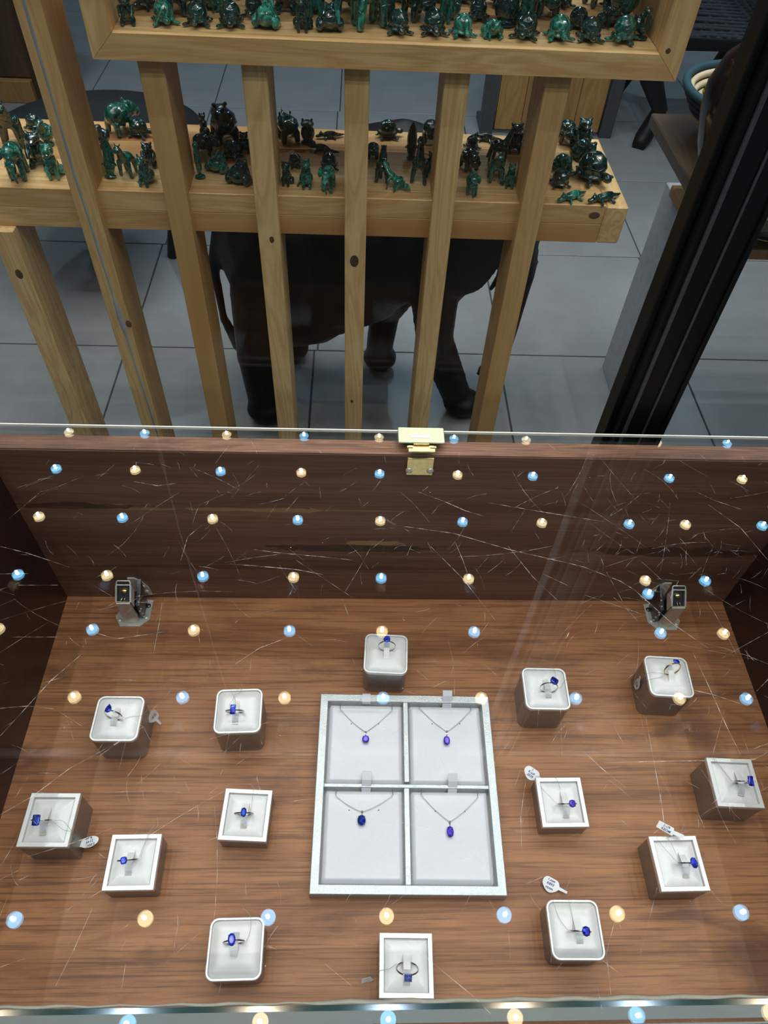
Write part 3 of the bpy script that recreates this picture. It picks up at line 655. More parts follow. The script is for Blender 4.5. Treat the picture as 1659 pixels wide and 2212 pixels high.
def ring_stand(label, x, y, rz, h, kind, slot, tongue, group):
    t = thing('ring_stand', label, 'ring display', (x, y, ZF+.0001), rz, group)
    W, D, rc = (RW, RW, .0066) if kind == 'r' else (SW, SD, .0006)
    part('body', MB().loft([[(a, b, 0) for a, b in rrect(W-.0010, D-.0010, max(rc, .0015), 6)], [(a, b, h-.0042) for a, b in rrect(W-.0004, D-.0004, rc if kind == 'r' else .0012, 6)]]), M['shaded_taupe'], t, 'auto')
    if kind == 'r':
        part('rim', ringprism(MB(), W, D, rc, .0017, h-.0044, h-.0012), M['silver'], t, 'auto')
        part('cushion', pillow(MB(), W-.0026, D-.0026, rc-.0013, .0046, h-.0036, (slot[0], slot[1], .008, .008, .0012), e=4.5), M['leather'], t, True)
    else:
        part('rim', ringprism(MB(), W, D, rc, .0036, h-.0050, h-.0006), M['silver'], t, 'auto')
        part('cushion', pillow(MB(), W-.0071, D-.0071, .0010, .0034, h-.0034, (slot[0], slot[1], .010, .010, .0018), e=3.5), M['leather'], t, True)
    # strap through the slot: opaque tongue on one side, clear loop on the other
    top = h + .0003
    s, e = Vector((slot[0], slot[1])), Vector(tongue); dv = (e-s); L = dv.length; dv.normalize(); nv = Vector((-dv.y, dv.x)); hw = .00275
    def strap(ts, zs, ends):
        up, dn = [], []
        for tt, zz in zip(ts, zs):
            wd = hw*(math.sqrt(max(.02, 1-((tt-(L-hw))/hw)**2)) if ends and tt > L-hw else 1)
            a = s + dv*tt + nv*wd; b = s + dv*tt - nv*wd
            up.append(((a.x, a.y, zz), (b.x, b.y, zz)))
        mb = MB()
        for k in range(len(up)-1):
            (a, b), (c, d_) = up[k], up[k+1]
            lo = lambda p: (p[0], p[1], p[2]-.0004)
            mb.loft([[a, b, lo(b), lo(a)], [c, d_, lo(d_), lo(c)]])
        return mb
    ts = [0, L*.2, L*.4, L*.6, L-hw, L-hw*.6, L-hw*.3, L-hw*.12, L-.0001]
    zs = [top+.0038, top+.0034, top+.0026, top+.0016, top+.0008, top+.0006, top+.0005, top+.0005, top+.0005]
    part('strap', strap(ts, zs, True), M['leather'], t)
    part('clear_loop', strap([-.0085, -.0070, -.0045, -.002, 0], [top-.0006, top+.0014, top+.0030, top+.0037, top+.0038], False), M['clear'], t)
    part('slot_shadow_gap', MB().prism([(s.x+dv.x*a_+nv.x*b_, s.y+dv.y*a_+nv.y*b_) for a_, b_ in ((-.0098, -.0027), (-.0088, -.0027), (-.0088, .0027), (-.0098, .0027))], h-.0004, h+.00022), M['slot_shade'], t)  # darker strip stands in for the shade at the strap slot
    return t

def outline(kind, a, b):
    """girdle outline, half sizes a (x) and b (y)"""
    if kind in ('oval', 'round'): return [(a*math.cos(2*PI*k/16), b*math.sin(2*PI*k/16)) for k in range(16)]
    if kind == 'pear':
        o = []
        for k in range(16):
            q = 2*PI*k/16 - PI/2; yy = math.sin(q); xx = math.cos(q)
            o.append((a*xx*(1-.42*max(0, yy+.1)) if yy < .98 else 0, b*yy))
        return o
    if kind == 'cushion': return [(a*math.copysign(abs(math.cos(2*PI*k/16))**.6, math.cos(2*PI*k/16)), b*math.copysign(abs(math.sin(2*PI*k/16))**.6, math.sin(2*PI*k/16))) for k in range(16)]
    c = .28*min(a, b)
    return [(a, -b+c), (a, b-c), (a-c, b), (-a+c, b), (-a, b-c), (-a, -b+c), (-a+c, -b), (a-c, -b)]
def gem_mesh(kind, a, b):
    o = outline(kind, a, b); n = len(o); m_ = min(a, b)
    rot = lambda P, s, f: [((P[i][0]*(1-f) + P[(i+1) % n][0]*f)*s, (P[i][1]*(1-f) + P[(i+1) % n][1]*f)*s) for i in range(n)]
    step = kind in ('emerald', 'square', 'octagon'); f = 0 if step else .5
    R_ = [([(x*.12, y*.12) for x, y in o], -m_*.95), (rot(o, .62, 0), -m_*.45), (o, -.00012), (o, .00012), (rot(o, .84, f), m_*.22), (rot(o, .60, 0), m_*.36)]
    return MB().loft([[(x, y, z) for x, y in P] for P, z in R_])
def make_ring(label, c, zc, u, n, kind, a, b, stone, metal, stonerot=0, extra=None, R_=.0085, group='sapphire rings on their stands'):
    """c: centre of hoop; u: hoop axis across; n: direction from hoop centre up to the stone"""
    t = thing('gemstone_ring', label, 'ring', (c[0], c[1], zc), 0, group)
    uz_ = Vector(n).normalized(); ux_ = Vector(u).normalized(); uy_ = uz_.cross(ux_).normalized(); ux_ = uy_.cross(uz_)
    t.rotation_euler = Matrix((ux_, uy_, uz_)).transposed().to_euler()
    hoop = MB(); rings = []
    N = 48
    for k in range(N+1):
        q = 2*PI*k/N - PI/2; top = max(0, math.sin(q)); wd = .00085 - .00025*top; th = .00055
        cxx, czz = math.cos(q), math.sin(q)
        rings.append([((R_+th*math.cos(s_))*cxx, wd*math.sin(s_), (R_+th*math.cos(s_))*czz) for s_ in [2*PI*j/8 for j in range(8)]])
    hoop.loft(rings, False, False)
    part('band', hoop, metal, t, True)
    zt = R_ + min(a, b)*.95 + .0004
    R2 = Matrix.Translation((0, 0, zt)) @ Matrix.Rotation(stonerot, 4, 'Z')
    part('gemstone', gem_mesh(kind, a, b).xf(R2), stone, t)
    bas = MB()
    k4 = .74 if kind not in ('pear',) else .8
    corners = [(a*k4, b*k4), (-a*k4, b*k4), (-a*k4, -b*k4), (a*k4, -b*k4)]
    if kind == 'pear': corners = [(0, b*1.02), (-a*.85, -b*.5), (a*.85, -b*.5)]
    if kind in ('emerald', 'square'): corners = [(a*.9, b*.9), (-a*.9, b*.9), (-a*.9, -b*.9), (a*.9, -b*.9)]
    for px_, py_ in corners: bas.tube([(px_*.25, py_*.25, zt-min(a, b)*.9), (px_*.85, py_*.85, zt-.0006), (px_*1.04, py_*1.04, zt+.0002), (px_*.93, py_*.93, zt+min(a, b)*.26)], [.0003, .0003, .00033, .00028], 6)
    bas.tube([(x*.7, y*.7, zt-min(a, b)*.45) for x, y in outline(kind if kind != 'square' else 'emerald', a, b)], .00022, 6, True)
    bas.xf(Matrix.Translation((0, 0, zt)) @ Matrix.Rotation(stonerot, 4, 'Z') @ Matrix.Translation((0, 0, -zt)))
    part('setting', bas, metal, t, True)
    if extra:
        for sx in (-1, 1):
            part('side_stone', gem_mesh('round', .0012, .0012).xf(Matrix.Translation((sx*(a+.0014), 0, zt-.0008))), M['diamond'], t)
    return t
STANDS = [
 # id, kind, x, y, rot deg, h, tongue end (mm, local), band L/R (mm), stone at 16 mm (mm), label
 (1, 'r', -.2139, .2733, -.27, .0461, (-.6, 10.7), (-10.2, .9), (8., -2.7), (-2.8, .3), 'tall round-cornered ring stand at back left holding the pear-shaped blue stone'),
 (2, 'r', -.1047, .2809, 1.86, .0459, (-2., 10.2), (-9.7, -4.3), (5.9, -4.7), (-2.1, -7.0), 'tall round-cornered ring stand just left of tray holding the long emerald-cut stone'),
 (3, 's', -.2529, .1857, -.51, .0419, (-2.7, 10.7), (-10.8, -3.), (6.5, -2.9), (-2.6, -5.6), 'tall square-framed ring stand nearest the left wall with an oval tag beside it'),
 (4, 's', -.1811, .1558, .54, .0270, (-1.6, 9.5), (-9.4, -1.1), (6.3, -.1), (-2., -3.1), 'low square-framed ring stand at front left holding a small cushion-cut blue ring'),
 (5, 's', -.0914, .1942, -2.76, .0240, (-.5, 11.5), (-8.4, -2.1), (7.8, -1.3), (.8, -3.4), 'low square-framed ring stand directly left of the necklace tray, slightly turned'),
 (6, 'r', -.0881, .0917, .78, .0304, (-.8, -8.8), (-8.9, 2.6), (8.2, 3.5), (-.7, 3.1), 'low round-cornered ring stand at the front, left of centre, strap pointing forward'),
 (7, 'r', .0337, .3414, -2.95, .0440, (.5, -7.5), (-7.8, 3.2), (8.6, 3.6), (0., 4.6), 'tall round-cornered ring stand standing right behind the necklace tray'),
 (8, 's', .0453, .0789, -1.18, .0323, (.5, 8.9), (-8., -3.3), (8.6, -3.6), (.2, -10.5), 'square-framed ring stand nearest the front glass holding the pale square stone'),
 (9, 'r', .1875, .3039, -1.05, .0461, (.1, 10.4), (-7.2, -3.0), (8.2, -3.8), (2.8, -2.2), 'tall round-cornered ring stand right of tray holding a big cushion-shaped stone'),
 (10, 'r', .3119, .3172, -3.37, .0460, (.7, -8.8), (-8.1, 1.4), (10.2, 5.6), (1.8, 5.9), 'tall round-cornered ring stand at back right holding the yellow gold ring'),
 (11, 's', .1912, .2043, .3, .0235, (2.4, 10.2), (-6.3, -4.6), (10.1, -4.3), (3.2, -7.0), 'low square-framed ring stand directly right of the tray with a tag behind its corner'),
 (12, 's', .3465, .2151, -2.65, .0421, (4.3, 10.5), (-5.7, -2.3), (11.9, -2.5), (4.6, -4.6), 'tall square-framed ring stand nearest the right wall holding the three-stone ring'),
 (13, 's', .2804, .1503, .56, .0334, (3.9, 8.9), (-4.9, -1.8), (11.5, -2.1), (4.3, -4.), 'square-framed ring stand at front right with a paper tag across its rear edge'),
 (14, 'r', .1835, .1024, -.83, .0294, (1.3, 11.5), (-6.8, -2.4), (9.7, -3.1), (2.5, -4.2), 'low round-cornered ring stand at the front, right of centre, tag lying behind it'),
]
RINGS = {
 1: ('pear', .0031, .0042, 'sapphire', 'white_metal', .25, 'silver ring with a pear-shaped blue stone on the back left stand'),
 2: ('emerald', .0025, .0043, 'sapphire', 'white_metal', 0, 'silver ring with a long emerald-cut blue stone, left of tray at back'),
 3: ('emerald', .0031, .0042, 'sapphire_dark', 'white_metal', 0, 'silver ring with a large dark rectangular blue stone near the left wall'),
 4: ('cushion', .0027, .0028, 'sapphire', 'white_metal', .1, 'silver ring with a small squarish blue stone and split shoulders, front left'),
 5: ('oval', .0025, .0038, 'sapphire_dark', 'white_metal', 0, 'silver ring with an oval blue stone on the low stand left of tray'),
 6: ('oval', .0030, .0045, 'sapphire', 'white_metal', .1, 'silver ring with a glossy oval blue stone on the front round-cornered stand'),
 7: ('oval', .0033, .0041, 'sapphire', 'white_metal', 0, 'silver ring with a tall oval blue stone on the stand behind the tray'),
 8: ('square', .0029, .0029, 'pale', 'white_metal', 0, 'leaning silver ring with a pale square stone nearest the front glass'),
 9: ('cushion', .0038, .0040, 'sapphire_dark', 'white_metal', -.5, 'silver ring with a big cushion-cut blue stone, right of tray at back'),
 10: ('oval', .0032, .0026, 'sapphire', 'gold', -.2, 'yellow gold ring with an oval blue stone on the back right stand'),
 11: ('round', .0032, .0032, 'violet', 'white_metal', 0, 'silver ring with a round violet-blue stone directly right of the tray'),
 12: ('emerald', .0026, .0042, 'sapphire', 'white_metal', 0, 'silver ring with a rectangular blue stone between tiny clear stones, right wall'),
 13: ('oval', .0029, .0043, 'sapphire', 'white_metal', .25, 'silver ring with an oval blue stone on the front right square stand'),
 14: ('round', .0034, .0036, 'sapphire', 'white_metal', 0, 'silver ring with a round bright blue stone on the front right rounded stand'),
}
for (i, k, x, y, rd, h, tg, bl_, br_, st, lab) in STANDS:
    rz = math.radians(rd); mm = lambda p: Vector((p[0]/1000, p[1]/1000))
    cmid = (mm(bl_) + mm(br_))/2; cmid.x *= 1.0
    ring_stand(lab, x, y, rz, h, k, (cmid.x, cmid.y), mm(tg), 'round-cornered ring stands' if k == 'r' else 'square-framed ring stands')
    gk, a, b, stn, met, sr, rl = RINGS[i]
    R2 = Matrix.Rotation(rz, 2)
    cw = R2 @ cmid; uu = R2 @ (mm(br_)-mm(bl_)).normalized(); ss = R2 @ (mm(st) - cmid)
    R_ = .0083
    make_ring(rl, (x+cw.x, y+cw.y), ZF+h+.0075, (uu.x, uu.y, 0), (ss.x, ss.y, .0095), gk, a, b, M[stn], M[met], sr, i == 12, R_)

# ------------------------------------------------------------------ necklace tray
TX, TY, TR = .0518, .2207, math.radians(-.915)
tray = thing('necklace_tray', 'silver-framed tray divided into four padded compartments, centre of case', 'tray', (TX, TY, ZF+.0001), TR)
hw, hd, rw = .0836, .0898, .0079; ht = .0148
part('base', MB().box(-hw+.001, hw-.001, -hd+.001, hd-.001, 0, .0060), M['shaded_taupe'], tray)
def mitre(p, q, nin, z0=0., z1=ht):
    """rail from outer corner p to q with mitred ends; nin = inward normal"""
    p, q, nin = Vector(p), Vector(q), Vector(nin); t = (q-p).normalized()
    o = [p, q, q - t*rw + nin*rw, p + t*rw + nin*rw]
    b = .0006
    oi = [p + (t+nin)*b, q + (-t+nin)*b, q - t*(rw-b) + nin*(rw-b*1.0), p + t*(rw-b) + nin*(rw-b)]
    return MB().loft([[(v.x, v.y, z0) for v in o], [(v.x, v.y, z1-b) for v in o], [(v.x, v.y, z1) for v in oi]])
part('frame_rail', mitre((-hw, -hd), (hw, -hd), (0, 1)), M['tray_silver'], tray)
part('frame_rail', mitre((hw, -hd), (hw, hd), (-1, 0)), M['tray_silver'], tray)
part('frame_rail', mitre((hw, hd), (-hw, hd), (0, -1)), M['tray_silver'], tray)
part('frame_rail', mitre((-hw, hd), (-hw, -hd), (1, 0)), M['tray_silver'], tray)
part('divider', MB().bbox(-.0021, .0027, .0042, hd-rw, 0, ht-.0002, .0004), M['tray_silver'], tray)
part('divider', MB().bbox(-.0026, .0024, -hd+rw, -.0013, 0, ht-.0002, .0004), M['tray_silver'], tray)
part('divider', MB().bbox(-hw+rw, hw-rw, -.0012, .0022, 0, ht-.0001, .0004), M['tray_silver'], tray)
def loc2w(x, y):
    c, s = math.cos(TR), math.sin(TR); return TX + x*c - y*s, TY + x*s + y*c
NECK = [
 # pad rect, hooks, chain bottom, stone centre, holes, ribbon(x0,x1,ytop,ybot,raised), stone kind
 ((-.0752, -.0024, .0028, .0812), (-.0638, .0746), (-.0128, .0748), (-.0385, .0516), (-.0384, .0441), [(-.0524, .0601), (-.0261, .0603)], (-.0422, -.0341, .0906, .0808, 0), ('round', .0034, .0036, 'violet'), 'silver chain necklace with a round violet-blue pendant on the back left pad', 'back left'),
 ((.0032, .0750, .0028, .0812), (.0142, .0771), (.0653, .0760), (.0401, .0534), (.0393, .0439), [(.0262, .0614), (.0532, .0619)], (.0371, .0464, .0935, .0808, 1), ('oval', .0031, .0043, 'violet'), 'silver chain necklace with a slim oval violet-blue pendant on the back right pad', 'back right'),
 ((-.0752, -.0030, -.0810, -.0018), (-.0647, -.0085), (-.0128, -.0075), (-.0404, -.0223), (-.0408, -.0300), [(-.0521, -.0207), (-.0256, -.0204)], (-.0414, -.0330, .0122, -.0024, 1), ('oval', .0037, .0046, 'sapphire_dark'), 'chain necklace with a deep blue oval pendant and gold bail, front left pad', 'front left'),
 ((.0030, .0750, -.0810, -.0018), (.0135, -.0069), (.0654, -.0080), (.0382, -.0300), (.0379, -.0388), [(.0257, -.0207), (.0525, -.0207)], (.0380, .0464, .0112, -.0026, 1), ('oval', .0031, .0047, 'violet'), 'silver chain necklace with the lowest-hanging long oval pendant, front right pad', 'front right'),
]
zp = .0122
for (rc_, hL, hR, cb, sc_, holes, rb, stn, lab, posn) in NECK:
    x0, x1, y0, y1 = rc_; cx, cy = (x0+x1)/2, (y0+y1)/2; wx, wy = x1-x0, y1-y0
    ox, oy = loc2w(cx, cy)
    pad = thing('necklace_pad', 'pearl satin necklace pad with ribbon tab in the %s tray compartment' % posn, 'necklace pad', (ox, oy, ZF+.0001), TR, 'satin pads in the tray')
    mb = MB(); nx, ny = 26, 28; vs = []; fs = []
    sd = len(posn)*1.7 + cx*50
    for j in range(ny+1):
        for i in range(nx+1):
            u, v = i/nx*2-1, j/ny*2-1; xx, yy = u*wx/2, v*wy/2
            ed = (1-abs(u)**44)*(1-abs(v)**44); zz = .0062 + (zp-.0062)*ed**.5
            zz += .0005*noise.noise(Vector((xx*30+sd, yy*30, 0)))*ed
            for hx, hy in (hL, hR):
                dx_, dy_ = xx-(hx-cx), yy-(hy-cy); zz -= .0011*math.exp(-(dx_/.0016)**2 - (max(0, abs(dy_-.002)-.003)/.002)**2)*ed
            zz -= .0012*max(0, 1-abs(v-(1-.13))/.10)*ed*.6*(.5+.5*math.cos(u*2))
            vs.append((xx, yy, zz))
    for j in range(ny):
        for i in range(nx): a = j*(nx+1)+i; fs.append((a, a+1, a+nx+2, a+nx+1))
    mb.add(vs, fs); part('pad', mb, M['satin'], pad, True)
    for hx, hy in holes: part('hole', MB().lathe([(.00055, 0), (.00055, .0001)], 12, (hx-cx, hy-cy, zp+.0002)), M['black'], pad)
    for hx, hy in (hL, hR): part('notch', MB().bbox(hx-cx-.00022, hx-cx+.00022, hy-cy, min(hy-cy+.0068, wy/2-.0002), zp-.0004, zp+.00025, .0001), M['steel_dark'], pad)
    rx0, rx1, ryt, ryb, up = rb
    zr = ht+.0004
    pp = [(ryb-.0012, .0100), (ryb, zp+.0008), (ryb+.0035, zr+.0003), (ryb+.0070, zr+.0006 + .0022*up), (ryt-.0008, zr+.0004+.0050*up), (ryt, zr+.0001+.0040*up), (ryt-.0006, zr+.0002+.0016*up)]
    if not up: pp = [(ryb, zp+.0004), (ryb+.0010, zr+.0001), (ryt-.001, zr+.0001), (ryt, zr-.0004)]
    rbm = MB().loft([[(rx0-cx+(.0006 if up else 0)*k/6, yy-cy, zz), (rx1-cx+(.0006 if up else 0)*k/6, yy-cy, zz), (rx1-cx+(.0006 if up else 0)*k/6, yy-cy, zz-.0003), (rx0-cx+(.0006 if up else 0)*k/6, yy-cy, zz-.0003)] for k, (yy, zz) in enumerate(pp)])
    part('ribbon_tab', rbm, M['satin'], pad)
    nk = thing('necklace', lab, 'necklace', (ox, oy, ZF+.0001), TR, 'pendant necklaces in the tray')
    ch = MB(); zc = zp+.0012
    def links(p, q, sag):
        p, q = Vector(p), Vector(q); n = int((q-p).length/.00105)
        for k in range(n):
            t = (k+.5)/n; c_ = p.lerp(q, t); c_.y -= sag*math.sin(PI*t)*1.0
            d_ = (q-p).normalized(); a = math.atan2(d_.y, d_.x)
            pts_ = []
            for s_ in range(7):
                w_ = 2*PI*s_/7; lx, ly = .00072*math.cos(w_), .00042*math.sin(w_); lz = 0
                if k % 2: ly, lz = 0., ly
                pts_.append((c_.x + lx*math.cos(a) - ly*math.sin(a), c_.y + lx*math.sin(a) + ly*math.cos(a), zc+lz))
            ch.tube(pts_, .00017, 4, True)
    B0 = (cb[0]-cx, cb[1]-cy)
    links((hL[0]-cx, hL[1]-cy), B0, .0016); links(B0, (hR[0]-cx, hR[1]-cy), .0016)
    part('chain', ch, M['chain'], nk, True)
    gk, a, b, sm_ = stn
    a *= 1.0; b *= 1.0
    gx, gy = sc_[0]-cx, sc_[1]-cy
    metal = M['gold'] if posn == 'front left' else M['white_metal']
    part('bail', MB().loft([[(B0[0]-.0006*s_, B0[1]+.0008-.0004*k, zc+.0007-.0003*k), (B0[0]+.0006*s_, B0[1]+.0008-.0004*k, zc+.0007-.0003*k), (B0[0]+.0006*s_, B0[1]+.0008-.0004*k, zc-.0006), (B0[0]-.0006*s_, B0[1]+.0008-.0004*k, zc-.0006)] for k, s_ in ((0, .9), (2, 1.3), (6, 1.0), (9, .35))]).tube([(B0[0], B0[1]-.0026, zc), (gx, gy+b+.0002, zc)], .0004, 8), metal, nk, 'auto')
    part('gemstone', gem_mesh(gk, a, b).xf(Matrix.Translation((gx, gy, zp+.0030))), M[sm_], nk)
    bas = MB()
    for px_, py_ in ((a*.74, b*.74), (-a*.74, b*.74), (-a*.74, -b*.74), (a*.74, -b*.74)): bas.tube([(gx+px_*.6, gy+py_*.6, zp+.0010), (gx+px_*1.06, gy+py_*1.06, zp+.0030), (gx+px_*.95, gy+py_*.95, zp+.0040)], .00028, 6)
    part('setting', bas, M['white_metal'], nk, True)

# ------------------------------------------------------------------ price tags and threads
def text_mesh(s, size):
    cu = bpy.data.curves.new('t', 'FONT'); cu.body = s; cu.size = size; cu.align_x = 'CENTER'; cu.align_y = 'CENTER'; cu.shear = .25; cu.resolution_u = 2; cu.offset = size*.012
    o = bpy.data.objects.new('t', cu); col.objects.link(o)
    dg = bpy.context.evaluated_depsgraph_get(); me = bpy.data.meshes.new_from_object(o.evaluated_get(dg), depsgraph=dg)
    bpy.data.objects.remove(o); me.name = 'writing'; return me
def price_tag(label, loc, rot, shape, lines, thread, knot=None):
    """tag lies in its local xy plane, stem towards +x"""
    t = thing('price_tag', label, 'price tag', loc, rot=rot, group='price tags tied to the rings')
    if shape == 'oval':
        L, W = .0078, .0048
        o = [(L*math.cos(a), W*math.sin(a)) for a in [2*PI*k/28 for k in range(2, 27)]]; o += [(L+.0075, -.0016), (L+.0075, .0016)]
    elif shape == 'round':
        L, W = .0075, .0060
        o = [(L*math.cos(a), W*math.sin(a)*(1+.12*math.sin(3*a))) for a in [2*PI*k/28 for k in range(1, 28)]]; o += [(L+.0070, -.0009), (L+.0070, .0009)]
    elif shape == 'flag':
        L = .0090; o = [(-.0090, -.0030), (-.0075, .0036), (.0060, .0036), (.0062, .0016), (.0150, .0018), (.0150, -.0018), (.0062, -.0018), (.0060, -.0034)]
    else:
        L = .004; o = [(-.0045, -.0022), (.0030, -.0030), (.0060, -.0005), (.0030, .0026), (-.0040, .0022)]
    # slight curl
    nseg = len(o); mb = MB().add([(x, y, .0006*(x/L)**2) for x, y in o] + [(x, y, .0006*(x/L)**2 - .0002) for x, y in o], [tuple(range(nseg)), tuple(range(nseg, 2*nseg))[::-1]] + [(i, (i+1) % nseg, nseg+(i+1) % nseg, nseg+i) for i in range(nseg)])
    part('card', mb, M['paper'], t)
    for k, s in enumerate(lines):
        if not s: continue
        me = text_mesh(s, .0030 if len(s) < 7 else .0024); o_ = link('writing', me, M['ink'], t); o_.location = (-.0006, (len(lines)-1)*.0016 - k*.0032, .00075)
    if thread:
        inv = (Matrix.Translation(loc) @ Euler(rot).to_matrix().to_4x4()).inverted()
        for th in thread: part('thread', MB().tube([inv @ Vector(p) for p in th], .00016, 5), M['thread'], t, True)
    return t
def curve3(ps, n=14):
    """quadratic-ish smooth polyline through control points"""
    out = []; P = [Vector(p) for p in ps]
    P = [P[0]*2-P[1]] + P + [P[-1]*2-P[-2]]
    for i in range(1, len(P)-2):
        for k in range(n):
            t = k/n; a, b, c, d = P[i-1], P[i], P[i+1], P[i+2]
            out.append(.5*((2*b) + (-a+c)*t + (2*a-5*b+4*c-d)*t*t + (-a+3*b-3*c+d)*t**3))
    out.append(P[-2]); return out
S_ = {s[0]: s for s in STANDS}
def rp(i, dx, dy, dz=.002):     # a point near the ring hoop of stand i, local mm, z above stand top
    _, k, x, y, rd, h = S_[i][:6]; v = Matrix.Rotation(math.radians(rd), 2) @ Vector((dx/1000, dy/1000)); return (x+v.x, y+v.y, ZF+h+dz)
D = math.radians
price_tag('oval paper tag with blue handwriting hanging right of the leftmost square stand', (-.2262, .1760, ZF+.009), (D(8), D(-14), D(205)), 'oval', ['5.00C', '2149', 'R.oh'],
          [curve3([rp(3, 7, -3, .006), rp(3, 13, -2.5, .0045), rp(3, 19, -7, .0025), rp(3, 22, -12, -.008), (-.2395, .1695, ZF+.014)]), curve3([rp(3, 7, -4, .005), rp(3, 15, -9, .003), rp(3, 22, -10.5, -.002), (-.2390, .1720, ZF+.014)])])
price_tag('small oval tag with blue writing hanging down the left side of the gold ring stand', (.2893, .3208, .8300), (D(0), D(-90), D(0)), 'oval', ['0.55.0', '983.7'],
          [curve3([rp(10, -8, 0, .004), rp(10, -16, 2, .0008), rp(10, -21.8, .5, .0002), (.2888, .3190, .8440)]), curve3([rp(10, -7, -3, .003), rp(10, -15, -4, .0008), rp(10, -21.8, -6, .0002), (.2888, .3182, .8440)])])
price_tag('curled paper tag with blue writing at right side of the pear-stone ring stand', (-.1895, .2872, .8270), (D(10), D(78), D(-20)), 'round', ['C5', '90'],
          [curve3([rp(1, 8, -2, .003), rp(1, 14, 1, .001), rp(1, 21.6, 2, .0004), (-.1915, .2890, .8400)])])
price_tag('rounded paper tag with blue writing behind the corner of the low right stand', (.1690, .2322, ZF+.0165), (D(0), D(4), D(-35)), 'round', ['1.', 'R.oi9', '2539'],
          [curve3([rp(11, -6, -4.5, .006), rp(11, -12, 4, .004), rp(11, -19, 14, .002), rp(11, -21, 22, .001), (.1760, .2290, ZF+.017)]), curve3([rp(11, -.5, 10, .002), rp(11, -1, 16, .002), rp(11, -2.5, 23, -.001)])])
price_tag('narrow paper tag with blue writing lying over the rear edge of a square stand', (.2745, .1765, ZF+.0385), (D(4), D(6), D(-27)), 'flag', ['2.1/9', 'KEOM'],
          [curve3([rp(13, -4, -1, .006), rp(13, -8, 7, .003), rp(13, -13, 16, .0015), rp(13, -15, 22, .001)]), curve3([rp(13, -2, 3, .004), rp(13, -3, 14, .002), rp(13, -4, 20, .001), (.2860, .1730, ZF+.037)]), curve3([(.2850, .1720, ZF+.038), (.2875, .1760, ZF+.042), (.2885, .1785, ZF+.044)])])
price_tag('white paper tag with writing lying on walnut behind the front right stand', (.1752, .1408, ZF+.0030), (D(5), D(2), D(-28)), 'round', ['1.mm', 'K893', 'ccom'],
          [curve3([rp(14, -7, -2.5, .005), rp(14, -12, 6, .002), rp(14, -14.5, 14, .0012), rp(14, -15, 21.4, .0006), (.1830, .1290, ZF+.006)]), curve3([rp(14, -4, -2, .004), rp(14, -2, 8, .0025), rp(14, -2.5, 21.4, .0006)]), curve3([(.1868, .1350, ZF+.003), (.1895, .1400, ZF+.006), (.1925, .1452, ZF+.009)])])
price_tag('tiny grey tag edge-on beside the stand nearest the front glass', (.0150, .0725, ZF+.0050), (D(60), D(10), D(10)), 'chip', [''],
          [curve3([rp(8, -8, 0, .006), rp(8, -13, -3.0, .003), rp(8, -18, -3.6, .0010), rp(8, -22.5, -4.2, -.002), (.0190, .0745, ZF+.010)])])
def loose(label, *ths):
    mb = MB()
    for th in ths: mb.tube(th, .00016, 5)
    o = part('tag_thread', mb, M['thread'], None, True); tag(o, label, 'thread', 'loose tag threads on the rings')
loose('looped grey thread on the long emerald-cut ring, left of tray', curve3([rp(2, -6, -3, .006), rp(2, -8, 3, .004), rp(2, -5, 10, .003), rp(2, -2.5, 18, .002), rp(2, 1, 21.5, .001)]), curve3([rp(2, -3, -2, .006), rp(2, -2.5, 6, .004), rp(2, -4.5, 12, .003), rp(2, -8, 19, .002)]), curve3([rp(2, -3, 15, .002), rp(2, 0, 16, .002), rp(2, 3, 21, .002)]))
loose('double grey thread running backward from the small squarish ring', curve3([rp(4, 7, 2, .005), rp(4, 7, 8, .003), rp(4, 8.5, 15, .002), rp(4, 10, 22.5, .001), rp(4, 13, 30, -.003)]), curve3([rp(4, 8, 1, .005), rp(4, 8.2, 9, .003), rp(4, 9.3, 15, .002), rp(4, 11, 22.5, .001), rp(4, 15, 29, -.004), rp(4, 14, 36, -.002)]))
loose('grey thread running straight back from the oval ring beside the tray', curve3([rp(5, 5, -1, .005), rp(5, 4.6, 8, .003), rp(5, 4.2, 16, .002), rp(5, 3.6, 22.5, .001), rp(5, 0, 26, .002)]))
loose('grey thread curving back from the front left oval ring', curve3([rp(6, 8.5, 3.5, .004), rp(6, 10.5, 9, .003), rp(6, 11, 16, .002), rp(6, 9.5, 22.5, .002), rp(6, 4, 27, .004)]))
loose('short grey thread at the back of the ring stand behind the tray', curve3([rp(7, -3.5, 12, .003), rp(7, -3.5, 17, .002), rp(7, -3, 21.6, .001), rp(7, -8, 23, 0)]))
loose('thin grey thread looping from the big cushion-cut ring to stand edge', curve3([rp(9, 6, -3, .006), rp(9, 13, -1, .003), rp(9, 18, 6, .002), rp(9, 21.6, 10, .001)]), curve3([rp(9, 5, -1, .006), rp(9, 9.5, 8, .003), rp(9, 10.5, 15, .002), rp(9, 9, 21.6, .001)]))
loose('double grey thread running back from the three-stone ring', curve3([rp(12, -6, -1, .005), rp(12, -9, 7, .003), rp(12, -13, 15, .002), rp(12, -16, 22.5, .001)]), curve3([rp(12, -5, -1, .005), rp(12, -8, 7, .003), rp(12, -12, 15.5, .002), rp(12, -13.5, 22.5, .001)]))

